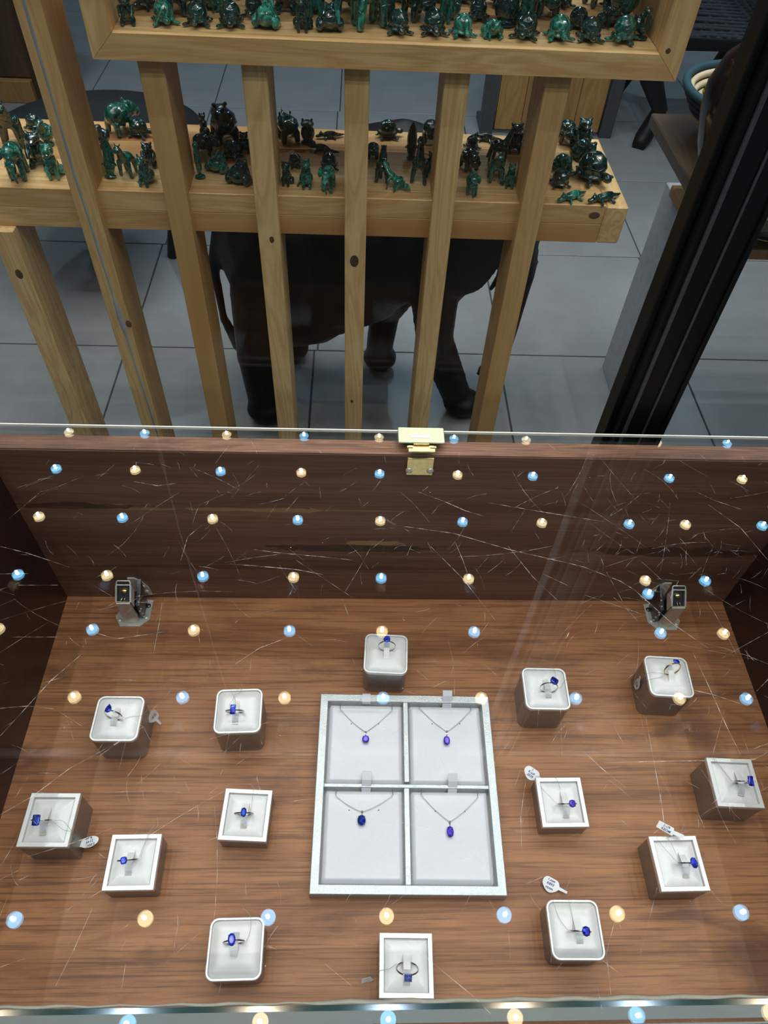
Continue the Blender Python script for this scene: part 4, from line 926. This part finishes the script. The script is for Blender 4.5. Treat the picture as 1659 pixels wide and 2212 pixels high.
# ------------------------------------------------------------------ glass partition behind the case
part_ = struct(part('window_1', MB().box(-2.0, 1.9, .4975, .5025, .10, 1.86), M['pane']))
o = struct(part('trim_1', MB().bbox(.2445, .2890, .4800, .5240, 0, 1.90, .0012), M['black']))
part('glazing_bead', MB().bbox(.2385, .2444, .4905, .5090, 0, 1.90, .001), M['black'], o)
part('glazing_bead', MB().bbox(.2490, .2520, .4765, .4800, 0, 1.90, .0006).bbox(.2680, .2700, .4780, .4800, 0, 1.90, .0005), M['grey_metal'], o)
part('glazing_bead', MB().bbox(.2845, .2885, .4770, .4800, 0, 1.90, .0006), M['black'], o)
js = []
for k in range(60):
    z = .55 + k*.02; t = min(1, max(0, (z-1.0)/.25)); js.append((-.1888-.0062*t + .0007*noise.noise(Vector((0, 0, z*30))), .4968, z))
rr = [.0009 + (.0018 if abs(p[2]-1.127) < .012 else 0) + .0004*noise.noise(Vector((3, 0, p[2]*40))) for p in js]
struct(part('trim_2', MB().tube(js, rr, 7), M['seam'], None, True))
struct(part('trim_3', MB().bbox(-2.0, 1.9, .485, .515, .0, .10, .002), M['black']))
struct(part('trim_4', MB().bbox(-2.0, 1.9, .480, .520, 1.862, 1.900, .002), M['black']))

# ------------------------------------------------------------------ pine rack
rack = thing('display_rack', 'slatted pine display rack holding two shelves of malachite figurines', 'rack', (0, 0, 0))
RY, RB = 1.25, 1.345
posts = [(-.6750, .757), (-.5065, 1.75), (-.3440, 1.0555), (-.1845, 1.0555), (-.0240, 1.0555), (.1345, 1.0555), (.2960, 1.0555)]
for px_, zt in posts:
    o = part('post', MB().bbox(-.020, .020, -.0475, .0475, 0, zt, .0012), M['pine_z'], rack, loc=(px_+.020, (RY+RB)/2, 0))
# knots on the posts where the photo shows them
for x, z, r in ((-.160, .756, .0045), (-.0055, .716, .0085), (-.6535, .668, .0070), (-.008, .355, .003), (-.4700, .557, .0060)):
    part('knot', MB().lathe([(r, 0), (r*.6, .0004)], 14).xf(Matrix.Translation((x, RY-.0001, z)) @ Matrix.Rotation(PI/2, 4, 'X') @ Matrix.Scale(1.5, 4, (0, 1, 0))), M['old_wood'], rack)
# lower shelf: laminated front rails, plank top, end board
LZ = .8313
part('front_rail', MB().bbox(-.95, .4575, 1.27, 1.30, .7950, LZ, .0008), M['pine_x'], rack)
part('front_rail', MB().bbox(-.95, .4575, 1.27, 1.30, .7572, .7947, .0008), M['pine_x'], rack)
part('end_board', MB().bbox(.4580, .5000, 1.268, 1.545, .7572, LZ-.0003, .0030), M['pine_y'], rack)
for k in range(3): part('shelf_plank', MB().bbox(-.95, .4577, 1.3003+.0816*k, 1.3813+.0816*k, LZ-.022, LZ, .0007), M['pine_x'], rack)
part('back_rail', MB().bbox(-.95, .4577, 1.52, 1.545, .757, LZ-.0225, .001), M['pine_x'], rack)
# upper box with mitred face frame
fx0, fx1, fz0, fz1, fw, fy = -.4055, .4960, 1.0560, 1.47, .0365, 1.235
def frail(a, b, c, d, m, y0=fy, y1=fy+.022):
    r0 = [(p[0], y0, p[1]) for p in (a, b, c, d)]; r1 = [(p[0], y1, p[1]) for p in (a, b, c, d)]
    return part('frame_rail', MB().loft([r0, r1]), m, rack)
e = .0003
frail((fx0+e, fz0), (fx1-e, fz0), (fx1-fw-e, fz0+fw), (fx0+fw+e, fz0+fw), M['pine_x'])
frail((fx0, fz0+e), (fx0+fw, fz0+fw+e), (fx0+fw, fz1-fw-e), (fx0, fz1-e), M['pine_z'])
frail((fx1, fz0+e), (fx1, fz1-e), (fx1-fw, fz1-fw-e), (fx1-fw, fz0+fw+e), M['pine_z'])
frail((fx0+e, fz1), (fx0+fw+e, fz1-fw), (fx1-fw-e, fz1-fw), (fx1-e, fz1), M['pine_x'])
UZ = fz0+fw-.0003
part('shelf_board', MB().bbox(fx0, fx1, fy+.0225, 1.53, fz0+.001, UZ, .0008), M['pine_x'], rack)
part('side_board', MB().bbox(fx0+.002, fx0+fw-.001, fy+.0225, 1.53, UZ+.0003, fz1-fw, .0008), M['pine_z'], rack)
part('side_board', MB().bbox(fx1-fw+.001, fx1-.002, fy+.0225, 1.53, UZ+.0003, fz1-fw, .0008), M['pine_z'], rack)
part('top_board', MB().bbox(fx0, fx1, fy+.0225, 1.53, fz1-fw+.0003, fz1, .0008), M['pine_x'], rack)
part('knot', MB().lathe([(.004, 0), (.0025, .0004)], 14).xf(Matrix.Translation((.4700, fy-.0001, 1.098)) @ Matrix.Rotation(PI/2, 4, 'X')), M['old_wood'], rack)
part('knot', MB().lathe([(.007, 0), (.004, .0004)], 14).xf(Matrix.Translation((.440, 1.2699, .812)) @ Matrix.Rotation(PI/2, 4, 'X') @ Matrix.Scale(1.5, 4, (1, 0, 0))), M['old_wood'], rack)

# ------------------------------------------------------------------ carved figures: ellipsoids fused into one skin
def fuse(name, blobs, voxel, smooth_it=4, caps=()):
    mb = MB()
    for b in blobs: mb.sphere(b[0], b[1], 2, b[2] if len(b) > 2 else None)
    for p, q, r0, r1 in caps:
        p, q = Vector(p), Vector(q); n = max(3, int((q-p).length/(min(r0, r1)*.45)))
        for k in range(n+1): t = k/n; mb.sphere(p.lerp(q, t), r0+(r1-r0)*t, 1)
    me = bpy.data.meshes.new('tmp'); me.from_pydata(mb.v, [], mb.f); me.update()
    o = bpy.data.objects.new('tmp', me); col.objects.link(o)
    r = o.modifiers.new('r', 'REMESH'); r.mode = 'VOXEL'; r.voxel_size = voxel; r.use_smooth_shade = True
    s = o.modifiers.new('s', 'SMOOTH'); s.factor = .5; s.iterations = smooth_it
    dg = bpy.context.evaluated_depsgraph_get(); out = bpy.data.meshes.new_from_object(o.evaluated_get(dg), depsgraph=dg)
    bpy.data.objects.remove(o); bpy.data.meshes.remove(me); out.name = name
    for p in out.polygons: p.use_smooth = True
    zmin = min(v.co.z for v in out.vertices); ys = [v.co.y for v in out.vertices]; xs = [v.co.x for v in out.vertices]
    for v in out.vertices: v.co.z -= zmin
    out['w'] = max(xs)-min(xs); return out
FIGM = {}
def build_figs():
    P = {}
    P['turtle'] = ([((0, .02, .40), (.41, .46, .42)), ((0, .02, .20), (.46, .52, .10)), ((0, -.58, .26), (.14, .20, .13), (.3, 0, 0)), ((0, -.42, .24), (.12, .2, .10)), ((.42, -.34, .09), (.17, .10, .06), (0, 0, -.7)), ((-.42, -.34, .09), (.17, .10, .06), (0, 0, .7)), ((.38, .38, .08), (.13, .09, .06), (0, 0, .7)), ((-.38, .38, .08), (.13, .09, .06), (0, 0, -.7)), ((0, .56, .12), (.05, .10, .04))], .03, [])
    P['frog'] = ([((0, .08, .36), (.38, .42, .34)), ((0, -.28, .50), (.27, .25, .22)), ((.13, -.36, .68), .09), ((-.13, -.36, .68), .09), ((.36, .14, .22), (.16, .30, .22)), ((-.36, .14, .22), (.16, .30, .22)), ((.36, -.16, .06), (.12, .18, .06)), ((-.36, -.16, .06), (.12, .18, .06))], .032, [((.22, -.28, .4), (.24, -.42, .05), .09, .07), ((-.22, -.28, .4), (-.24, -.42, .05), .09, .07)])
    P['hippo'] = ([((0, .1, .48), (.36, .56, .34)), ((0, -.50, .52), (.25, .28, .24)), ((0, -.74, .44), (.24, .16, .18)), ((.16, -.40, .76), .07), ((-.16, -.40, .76), .07), ((.10, -.60, .70), .05), ((-.10, -.60, .70), .05)], .034, [((.22, -.28, .3), (.24, -.30, .05), .14, .12), ((-.22, -.28, .3), (-.24, -.30, .05), .14, .12), ((.22, .42, .3), (.24, .44, .05), .14, .12), ((-.22, .42, .3), (-.24, .44, .05), .14, .12)])
    P['elephant'] = ([((0, .12, .85), (.36, .52, .38)), ((0, -.42, 1.05), (.26, .26, .28)), ((.33, -.32, 1.05), (.07, .22, .26), (0, 0, .4)), ((-.33, -.32, 1.05), (.07, .22, .26), (0, 0, -.4))], .036, [((.20, -.18, .6), (.22, -.26, .06), .14, .13), ((-.20, -.18, .6), (-.22, -.16, .06), .14, .13), ((.20, .40, .6), (.22, .42, .06), .14, .13), ((-.20, .40, .6), (-.22, .36, .06), .14, .13), ((0, -.62, .98), (.02, -.82, .55), .13, .09), ((.02, -.82, .55), (.08, -.80, .16), .09, .06), ((.12, -.62, .85), (.16, -.86, .78), .045, .03), ((-.12, -.62, .85), (-.16, -.86, .78), .045, .03)])
    P['lion'] = ([((0, .18, .42), (.30, .36, .36)), ((0, -.06, .75), (.28, .26, .42)), ((0, -.12, 1.25), (.30, .24, .30)), ((0, -.32, 1.22), (.19, .16, .19)), ((0, -.46, 1.13), (.12, .10, .10)), ((.2, -.10, 1.50), .07), ((-.2, -.10, 1.50), .07), ((.30, .24, .2), (.16, .30, .2)), ((-.30, .24, .2), (.16, .30, .2))], .036, [((.15, -.22, .7), (.17, -.36, .06), .11, .10), ((-.15, -.22, .7), (-.17, -.36, .06), .11, .10), ((.2, .5, .1), (.42, .1, .08), .05, .06)])
    P['cat'] = ([((0, .16, .40), (.34, .40, .38)), ((0, 0, .85), (.24, .24, .46)), ((0, -.14, 1.38), (.22, .22, .21)), ((0, -.33, 1.32), (.10, .12, .09)), ((.14, -.08, 1.62), (.06, .05, .13)), ((-.14, -.08, 1.62), (.06, .05, .13))], .036, [((.13, -.12, .8), (.15, -.32, .06), .10, .09), ((-.13, -.12, .8), (-.15, -.32, .06), .10, .09), ((-.3, .4, .1), (-.40, -.05, .08), .06, .07)])
    P['bear'] = ([((0, .05, .60), (.32, .30, .55)), ((0, -.10, 1.28), (.25, .24, .24)), ((0, -.32, 1.20), (.12, .13, .10)), ((.18, -.04, 1.50), .08), ((-.18, -.04, 1.50), .08)], .036, [((.25, -.10, .95), (.22, -.36, .55), .10, .08), ((-.25, -.10, .95), (-.22, -.36, .55), .10, .08), ((.2, -.05, .25), (.22, -.28, .08), .14, .11), ((-.2, -.05, .25), (-.22, -.28, .08), .14, .11)])
    P['horse'] = ([((0, .15, 1.15), (.30, .62, .34)), ((0, -.90, 2.02), (.13, .30, .16), (.7, 0, 0)), ((.09, -.62, 2.26), (.04, .05, .12)), ((-.09, -.62, 2.26), (.04, .05, .12))], .05, [((0, -.30, 1.25), (0, -.66, 2.0), .22, .14), ((.17, -.30, 1.0), (.22, -.42, .06), .13, .09), ((-.17, -.30, 1.0), (-.22, -.24, .06), .13, .09), ((.17, .55, 1.0), (.22, .58, .06), .14, .09), ((-.17, .55, 1.0), (-.22, .70, .06), .14, .09), ((0, .72, 1.2), (.05, .88, .5), .07, .09)])
    P['giraffe'] = ([((0, .20, 1.2), (.28, .52, .32)), ((0, -.55, 3.05), (.12, .26, .13), (.5, 0, 0))], .05, [((0, -.12, 1.35), (0, -.35, 3.0), .20, .10), ((.15, -.15, 1.1), (.22, -.22, .06), .11, .08), ((-.15, -.15, 1.1), (-.22, -.15, .06), .11, .08), ((.15, .5, 1.1), (.22, .55, .06), .11, .08), ((-.15, .5, 1.1), (-.22, .50, .06), .11, .08), ((.06, -.35, 3.1), (.08, -.30, 3.35), .04, .04), ((-.06, -.35, 3.1), (-.08, -.30, 3.35), .04, .04)])
    P['rhino'] = ([((0, .15, .62), (.34, .60, .36)), ((0, -.55, .62), (.22, .34, .22), (.25, 0, 0)), ((.17, -.32, .92), (.05, .05, .10)), ((-.17, -.32, .92), (.05, .05, .10))], .04, [((0, -.80, .62), (0, -.92, .95), .07, .03), ((0, -.62, .74), (0, -.66, .92), .05, .03), ((.2, -.25, .4), (.22, -.30, .05), .13, .11), ((-.2, -.25, .4), (-.22, -.25, .05), .13, .11), ((.2, .48, .4), (.22, .5, .05), .13, .11), ((-.2, .48, .4), (-.22, .45, .05), .13, .11)])
    P['dolphin'] = ([((.28, -.05, .9), (.20, .16, .05), (0, .6, 0)), ((-.28, -.05, .9), (.20, .16, .05), (0, -.6, 0)), ((0, -.25, .10), (.36, .22, .10))], .05, [((0, -.22, .12), (0, 0, .7), .20, .34), ((0, 0, .7), (0, .20, 1.6), .34, .34), ((0, .20, 1.6), (0, .10, 2.4), .34, .22), ((0, .10, 2.4), (0, -.10, 2.85), .20, .07)])
    P['bird'] = ([((0, .1, .75), (.32, .34, .55), (-.4, 0, 0)), ((0, -.20, 1.55), (.20, .22, .20)), ((.30, .2, .75), (.08, .34, .45), (-.4, 0, 0)), ((-.30, .2, .75), (.08, .34, .45), (-.4, 0, 0)), ((0, -.05, .08), (.34, .34, .10))], .04, [((0, -.08, 1.0), (0, -.18, 1.5), .20, .15), ((0, -.38, 1.52), (0, -.62, 1.42), .08, .03), ((0, .4, .4), (0, .62, .15), .14, .08)])
    P['owl'] = ([((0, .05, .55), (.36, .32, .55)), ((0, -.04, 1.16), (.34, .28, .26)), ((.22, -.06, 1.42), (.07, .06, .11)), ((-.22, -.06, 1.42), (.07, .06, .11)), ((.14, -.26, 1.20), .11), ((-.14, -.26, 1.20), .11), ((0, -.34, 1.08), (.04, .07, .07)), ((0, -.05, .06), (.36, .30, .08))], .036, [])
    P['leaf'] = ([((0, 0, 1.7), (.22, .46, 1.75), (.12, 0, 0)), ((0, .05, .12), (.42, .40, .14)), ((0, -.1, 3.2), (.22, .30, .3))], .06, [])
    P['crocodile'] = ([((-.04, 0, .13), (.24, .11, .10)), ((.0, 0, .20), (.20, .05, .05)), ((-.40, .0, .10), (.11, .065, .055)), ((-.30, 0, .14), (.10, .08, .08)), ((-.30, .05, .22), .03), ((-.30, -.05, .22), .03)], .016, [((.15, 0, .12), (.34, .03, .09), .09, .06), ((.34, .03, .09), (.50, .10, .07), .06, .025), ((-.14, .08, .08), (-.18, .19, .04), .045, .04), ((-.14, -.08, .08), (-.18, -.19, .04), .045, .04), ((.12, .08, .08), (.16, .18, .04), .045, .04), ((.12, -.08, .08), (.16, -.18, .04), .045, .04), ((-.1, 0, .20), (.14, 0, .20), .045, .04)])
    P['lizard'] = ([((0, 0, .5), (.30, .34, .30)), ((0, -.66, .36), (.16, .34, .14)), ((.2, -.2, .3), .16), ((-.2, .2, .3), .16)], .05, [((0, .2, .5), (0, 1.1, .9), .24, .18), ((0, 1.1, .9), (.1, 1.6, 1.3), .17, .15), ((0, -.8, .34), (0, -1.15, .22), .13, .05), ((.25, -.2, .3), (.36, -.4, .05), .10, .08), ((-.25, -.1, .3), (-.36, .1, .05), .10, .08), ((.22, .6, .6), (.3, .5, .06), .10, .08), ((-.22, .8, .6), (-.3, .9, .06), .10, .08)])
    for k, (bl, vx, cp) in P.items():
        for tone in range(3):
            if tone == 0: base = fuse(k, bl, vx, 3, cp); me = base
            else: me = base.copy()
            me.materials.clear(); me.materials.append(M['mal'][tone]); FIGM[(k, tone)] = me
    # settle each carving to the height and depth it has beside its width
    HR = {'horse': 2.3, 'giraffe': 3.0, 'dolphin': 2.5, 'leaf': 3.6, 'cat': 1.75, 'bear': 1.6, 'lion': 1.7, 'elephant': 1.5, 'bird': 1.7, 'owl': 1.7, 'rhino': 1.2, 'lizard': 1.3}
    for k in P:
        b0 = FIGM[(k, 0)]; zm = max(v.co.z for v in b0.vertices); yl = max(v.co.y for v in b0.vertices) - min(v.co.y for v in b0.vertices)
        fz = HR[k]*b0['w']/zm if k in HR else 1.; fy_ = min(1., 1.75*b0['w']/yl) if k != 'crocodile' else 1.
        for tone in range(3):
            for v in FIGM[(k, tone)].vertices: v.co.z *= fz; v.co.y *= fy_
build_figs()
TONE = ['near-black green', 'mid green', 'bright banded green']
ORD = ['leftmost', 'second from left', 'third from left', 'fourth from left', 'fifth from left', 'sixth from left', 'seventh from left', 'eighth from left', 'ninth from left', 'tenth from left', 'eleventh from left', 'twelfth from left', '13th from left', '14th from left', '15th from left', '16th from left', '17th from left']
GAPN = {'A': 'left of the seamed post', 'B': 'just right of the seamed post', 'C': 'between second and third posts', 'D': 'between third and fourth posts', 'E': 'between fourth and fifth posts', 'F': 'between fifth and sixth posts', 'G': 'right of the last post'}
ROWN = {'F': 'front row', 'M': 'middle row', 'B': 'back row'}
from collections import defaultdict
byrow = defaultdict(list)
for f in FIGS: byrow[(f[0], f[1], f[2])].append(f)
for key, l in byrow.items():
    l.sort(key=lambda f: f[4])
    for i, (sh, g, row, k, x, y, wd, r, tone) in enumerate(l):
        me = FIGM[(k, tone)]; s = wd/me['w']
        if k in ('crocodile',): s = wd/1.0
        z = (LZ if sh == 'L' else UZ) + .0002
        yy = y + (.36*wd if k not in ('crocodile', 'lizard') else .15*wd)
        xx = x
        if sh == 'U': yy = max(yy, 1.262+.5*wd)
        if sh == 'L' and g != 'G':            # keep clear of the posts, which run back to RB
            lo = [p for p, _ in posts if p+.020 < x]; hi = [p for p, _ in posts if p+.020 >= x]
            if yy - .4*wd < RB:
                if lo: xx = max(xx, max(lo)+.040+.46*wd)
                if hi and min(hi) < 9: xx = min(xx, min(hi)-.46*wd) if not lo or min(hi)-.46*wd > max(lo)+.040+.30*wd else xx
        if sh == 'U': xx = min(max(xx, fx0+fw+.58*wd), fx1-fw-.62*wd)
        o = bpy.data.objects.new(k.replace('leaf', 'carved_leaf') + ('_figurine'), me); col.objects.link(o)
        o.location = (xx, yy, z); o.scale = (s, s, s); o.rotation_euler = (0, 0, math.radians(r))
        kn = {'leaf': 'upright leaf', 'horse': 'standing antelope', 'bird': 'perched bird'}.get(k, k)
        if sh == 'U': lab = '%s malachite %s, %s in the %s of the upper shelf' % (TONE[tone], kn, ORD[i], ROWN[row])
        else: lab = '%s malachite %s, %s, %s, lower shelf %s' % (TONE[tone], kn, ORD[i], ROWN[row], GAPN[g])
        ws = lab.replace(',', '').split()
        if len(ws) > 15:
            lab = lab.replace('bright banded green', 'bright').replace('near-black green', 'dark').replace('mid green', 'green').replace('standing antelope', 'antelope')
        tag(o, lab, 'figurine', 'malachite figurines on the %s shelf' % ('upper' if sh == 'U' else 'lower'))

# ------------------------------------------------------------------ carved elephant on the floor behind the rack
EL = thing('elephant_statue', 'black carved wooden elephant standing on the tiles behind the pine rack', 'statue', (0, 0, 0))
bl = [((-.02, 1.70, .47), (.25, .155, .20)), ((-.20, 1.68, .47), (.155, .15, .21)), ((.10, 1.70, .57), (.22, .125, .22)), ((.20, 1.69, .50), (.14, .13, .20)), ((-.15, 1.68, .33), (.16, .13, .14)), ((-.02, 1.68, .36), (.15, .12, .10)),
      ((.33, 1.70, .58), (.10, .11, .13)), ((.27, 1.575, .56), (.10, .022, .15), (0, 0, .25)), ((.27, 1.82, .56), (.10, .022, .15), (0, 0, -.25)), ((-.055, 1.67, .245), (.035, .025, .022), (0, .5, 0)),
      ((.318, 1.600, .035), (.060, .056, .040)), ((-.255, 1.560, .035), (.062, .058, .040)), ((.075, 1.800, .035), (.055, .052, .040)), ((-.20, 1.84, .035), (.055, .052, .04))]
cp = [((-.245, 1.600, .42), (-.272, 1.580, .22), .090, .062), ((-.272, 1.580, .22), (-.262, 1.562, .04), .060, .050),
      ((-.20, 1.76, .42), (-.20, 1.84, .04), .08, .046),
      ((.20, 1.625, .45), (.215, 1.610, .25), .078, .058), ((.215, 1.610, .25), (.305, 1.605, .04), .056, .046),
      ((.16, 1.74, .42), (.085, 1.79, .22), .076, .056), ((.085, 1.79, .22), (.070, 1.80, .04), .054, .048),
      ((.39, 1.70, .56), (.425, 1.70, .42), .075, .058), ((.425, 1.70, .42), (.432, 1.70, .20), .056, .032), ((.432, 1.70, .20), (.428, 1.70, .075), .032, .022), ((.428, 1.70, .075), (.388, 1.70, .070), .022, .026),
      ((-.340, 1.68, .52), (-.372, 1.68, .42), .026, .018), ((-.372, 1.68, .42), (-.365, 1.675, .26), .018, .012), ((-.365, 1.675, .26), (-.335, 1.67, .17), .014, .020)]
em = fuse('body', bl, .0085, 3, cp)
o = link('body', em, M['ebony'], EL)
for v in em.vertices: pass
for yy in (1.625, 1.775):
    part('tusk', MB().tube([(.375, yy, .50), (.400, yy-.01, .43), (.395, yy-.015, .36), (.375, yy-.015, .32)], [.016, .014, .011, .005], 10), M['ebony'], EL, True)

# ------------------------------------------------------------------ furniture and objects further back
st = thing('low_round_stool', 'round black wooden dish-topped stool on floor behind left shelf', 'stool', (-.815, 2.33, 0))
part('dish_top', MB().lathe([(.02, .40), (.25, .41), (.325, .455), (.335, .450), (.330, .435), (.25, .385), (.05, .37)], 48), M['ebony'], st, True)
for k in range(3):
    a = 2*PI*k/3 + .4; part('leg', MB().tube([(.14*math.cos(a), .14*math.sin(a), .385), (.20*math.cos(a), .20*math.sin(a), .2), (.16*math.cos(a), .16*math.sin(a), 0)], [.03, .024, .022], 10), M['vase'], st, True)
cab = thing('wooden_cabinet', 'dark brown plank cabinet standing on the tiles at far left', 'cabinet', (-1.95, 3.95, 0))
for k in range(4): part('plank', MB().bbox(-.62+.27*k, -.355+.27*k, -.30, -.275, .10, 1.1, .003), M['old_wood'], cab)
part('side_panel', MB().bbox(.45, .475, -.30, .30, 0, 1.1, .003), M['old_wood'], cab)
part('side_panel', MB().bbox(-.65, -.625, -.30, .30, 0, 1.1, .003), M['old_wood'], cab)
part('plinth', MB().bbox(-.62, .45, -.33, -.24, 0, .095, .003), M['orange_wood'], cab)
part('top_panel', MB().bbox(-.67, .495, -.33, .30, 1.1, 1.13, .003), M['old_wood'], cab)
part('back_panel', MB().box(-.62, .45, .27, .295, .0, 1.1), M['old_wood'], cab)
part('corner_upright', MB().bbox(.478, .515, -.32, -.28, 0, 1.3, .002), M['grey_metal'], cab)
bs = thing('plank_board_stand', 'orange plank board held between grey metal uprights behind rack', 'stand', (.86, 3.50, 0))
for k in range(4): part('plank', MB().bbox(-.235+.122*k, -.115+.122*k, -.02, .005, .02, 1.2, .002), M['orange_wood'], bs)
for x in (-.300, .258): part('upright', MB().bbox(x, x+.058, -.03, .03, 0, 1.3, .003), M['grey_metal'], bs)
part('foot_bar', MB().bbox(-.30, .316, .031, .15, 0, .03, .003), M['grey_metal'], bs)
part('brace', MB().loft([[(.06, -.035, .05), (.10, -.035, .05), (.10, -.021, .05), (.06, -.021, .05)], [(-.05, -.035, .55), (-.01, -.035, .55), (-.01, -.021, .55), (-.05, -.021, .55)]]), M['orange_wood'], bs)
ws = thing('woven_stool', 'black woven-seat stool with curved legs beside plank stand', 'stool', (1.56, 3.70, 0))
sm2 = MB()
for k in range(13):
    a = -.27 + .045*k
    sm2.tube([(a, -.28, .42), (a, -.1, .41+.006*(k % 2)), (a, .1, .41+.006*((k+1) % 2)), (a, .28, .42)], .018, 6)
    sm2.tube([(-.28, a, .42), (-.1, a, .425+.006*(k % 2)), (.1, a, .425), (.28, a, .42)], .012, 6)
part('woven_seat', sm2, M['rattan'], ws, True)
part('seat_frame', MB().tube([(-.29, -.29, .42), (.29, -.29, .42), (.29, .29, .42), (-.29, .29, .42)], .028, 10, True), M['ebony'], ws, True)
for sx, sy in ((-1, -1), (1, -1), (-1, 1), (1, 1)):
    part('leg', MB().tube([(.26*sx, .26*sy, .42), (.30*sx, .30*sy, .28), (.20*sx, .24*sy, .14), (.25*sx, .28*sy, .03), (.28*sx, .33*sy, .015)], [.045, .05, .035, .04, .03], 10), M['ebony'], ws, True)

tb = thing('side_table', 'brown wooden table on a pale boarded pedestal at right', 'table', (0, 0, 0))
part('table_top', MB().bbox(.6750, 1.75, 1.300, 1.7600, .772, .800, .003), M['table_wood'], tb)
part('pedestal_panel', MB().bbox(.795, .885, 1.505, 1.825, 0, .608, .002), M['white_paint'], tb)
part('pedestal_panel', MB().bbox(1.55, 1.64, 1.505, 1.755, 0, .608, .002), M['white_paint'], tb)
part('lower_shelf', MB().bbox(.780, 1.72, 1.4700, 1.755, .609, .636, .002), M['orange_wood'], tb)
for x in (.84, 1.59): part('shelf_support', MB().bbox(x, x+.04, 1.70, 1.74, .6365, .7715, .002), M['table_wood'], tb)
# coiled basket
bk = thing('coiled_basket', 'coiled straw basket with teal rim on the table at right', 'basket', (.835, 1.620, .8012))
nc = 9
for k in range(nc):
    t = k/(nc-1); r = .062 + .088*t**.75; z = .006 + .098*t**1.15
    pts_ = [(r*math.cos(a), r*math.sin(a), z) for a in [2*PI*q/48 for q in range(48)]]
    m_ = M['teal_coil'] if k == nc-1 else (M['dark_coil'] if k in (5, 6, 7) else M['straw'])
    part('coil', MB().tube(pts_, .0078 if k < nc-1 else .0085, 8, True), m_, bk, True)
part('inner_wall', MB().lathe([(.062+.088*(q/12)**.75 + d_, .006+.098*(q/12)**1.15) for d_, qs in ((0, range(13)), (.0015, range(12, -1, -1))) for q in qs], 40, caps=False), M['straw'], bk, True)
for k in range(2, nc-1):
    t = (k+.1)/(nc-1); r = .062 + .088*t**.75 - .0052; z = .006 + .098*t**1.15 + .002
    part('inner_coil', MB().tube([(r*math.cos(a), r*math.sin(a), z) for a in [2*PI*q/48 for q in range(48)]], .0070, 8, True), M['straw'], bk, True)
part('base', MB().lathe([(.064, 0), (.064, .006)], 32), M['straw'], bk)
pt = thing('fluted_brass_pot', 'dark fluted brass pot sitting inside the teal-rimmed basket', 'pot', (.793, 1.623, .8350))
ob = []
for (r, z) in ((.030, 0), (.043, .010), (.057, .035), (.067, .056), (.063, .076), (.042, .092), (.020, .098), (.010, .104), (.003, .108)):
    ob.append([((r*(1+.07*math.cos(16*a)))*math.cos(a), (r*(1+.07*math.cos(16*a)))*math.sin(a), z) for a in [2*PI*q/96 for q in range(96)]])
part('bowl', MB().loft(ob), M['gold_pot'], pt, True)
# gourd vase
vs_ = thing('gourd_vase', 'large glossy dark brown gourd-shaped vase on the table front', 'vase', (.731, 1.388, .8005))
part('body', MB().lathe([(.030, 0), (.045, .006), (.070, .045), (.090, .095), (.104, .150), (.107, .190), (.092, .235), (.064, .262), (.036, .274), (.020, .280), (.018, .276), (.03, .266)], 56), M['vase'], vs_, True)
fu = MB(); rn = random.Random(5)
for k in range(150):
    a = rn.uniform(0, 2*PI); b = rn.uniform(.1, 1.2); L = rn.uniform(.02, .045)
    p = Vector((.03*math.cos(a), .03*math.sin(a), .272)); d = Vector((math.cos(a)*math.cos(b), math.sin(a)*math.cos(b), math.sin(b)))
    fu.tube([p, p+d*L*.5+Vector((0, 0, .002)), p+d*L], [.0016, .0012, .0003], 4)
o = part('fur_trim', fu, M['fur'], vs_); o['kind'] = 'stuff'
part('neck', MB().tube([(0, 0, .27), (.004, 0, .31), (.018, 0, .36), (.05, .0, .41)], [.018, .015, .014, .012], 12), M['ebony'], vs_, True)
# malachite dish with paper tags on the lower shelf
ds = tag(part('malachite_dish', MB().lathe([(.020, 0), (.040, .003), (.074, .024), (.0755, .0245), (.073, .0225), (.040, .0055), (.0005, .0045)], 48, (0, 0, 0)), M['mal'][1], None, True, loc=(.925, 1.535, .6365)), 'round green malachite dish with gilt rim on the lower shelf', 'dish')
part('gilt_rim', MB().tube([(.0752*math.cos(a), .0752*math.sin(a), .0245) for a in [2*PI*q/48 for q in range(48)]], .0011, 6, True), M['gold'], ds, True)
HEAP = ['lowest white paper tag in the heap inside the malachite dish', 'white paper tag nearest the front rim inside the malachite dish', 'white paper tag turned sideways mid-heap in the malachite dish', 'white paper tag furthest left in the malachite dish', 'white paper tag furthest right in the malachite dish', 'topmost white paper tag in the heap in the malachite dish']
for k, (a, b, r, tl_) in enumerate(((-.020, -.012, .4, .1), (.006, -.022, -.3, -.08), (-.004, -.004, 1.2, .05), (-.034, .002, .9, -.1), (.022, -.008, .2, .12), (-.014, -.030, 2.0, .06))):
    c = tag(part('paper_tag', MB().bbox(-.015, .015, -.009, .009, 0, .0006, .0002), M['paper'], None, loc=(.925+a, 1.535+b, .6365+.0062+.0034*k+.0002*k), rot=(tl_*.6, tl_, r)), HEAP[k], 'paper tag', 'paper tags heaped in the malachite dish')
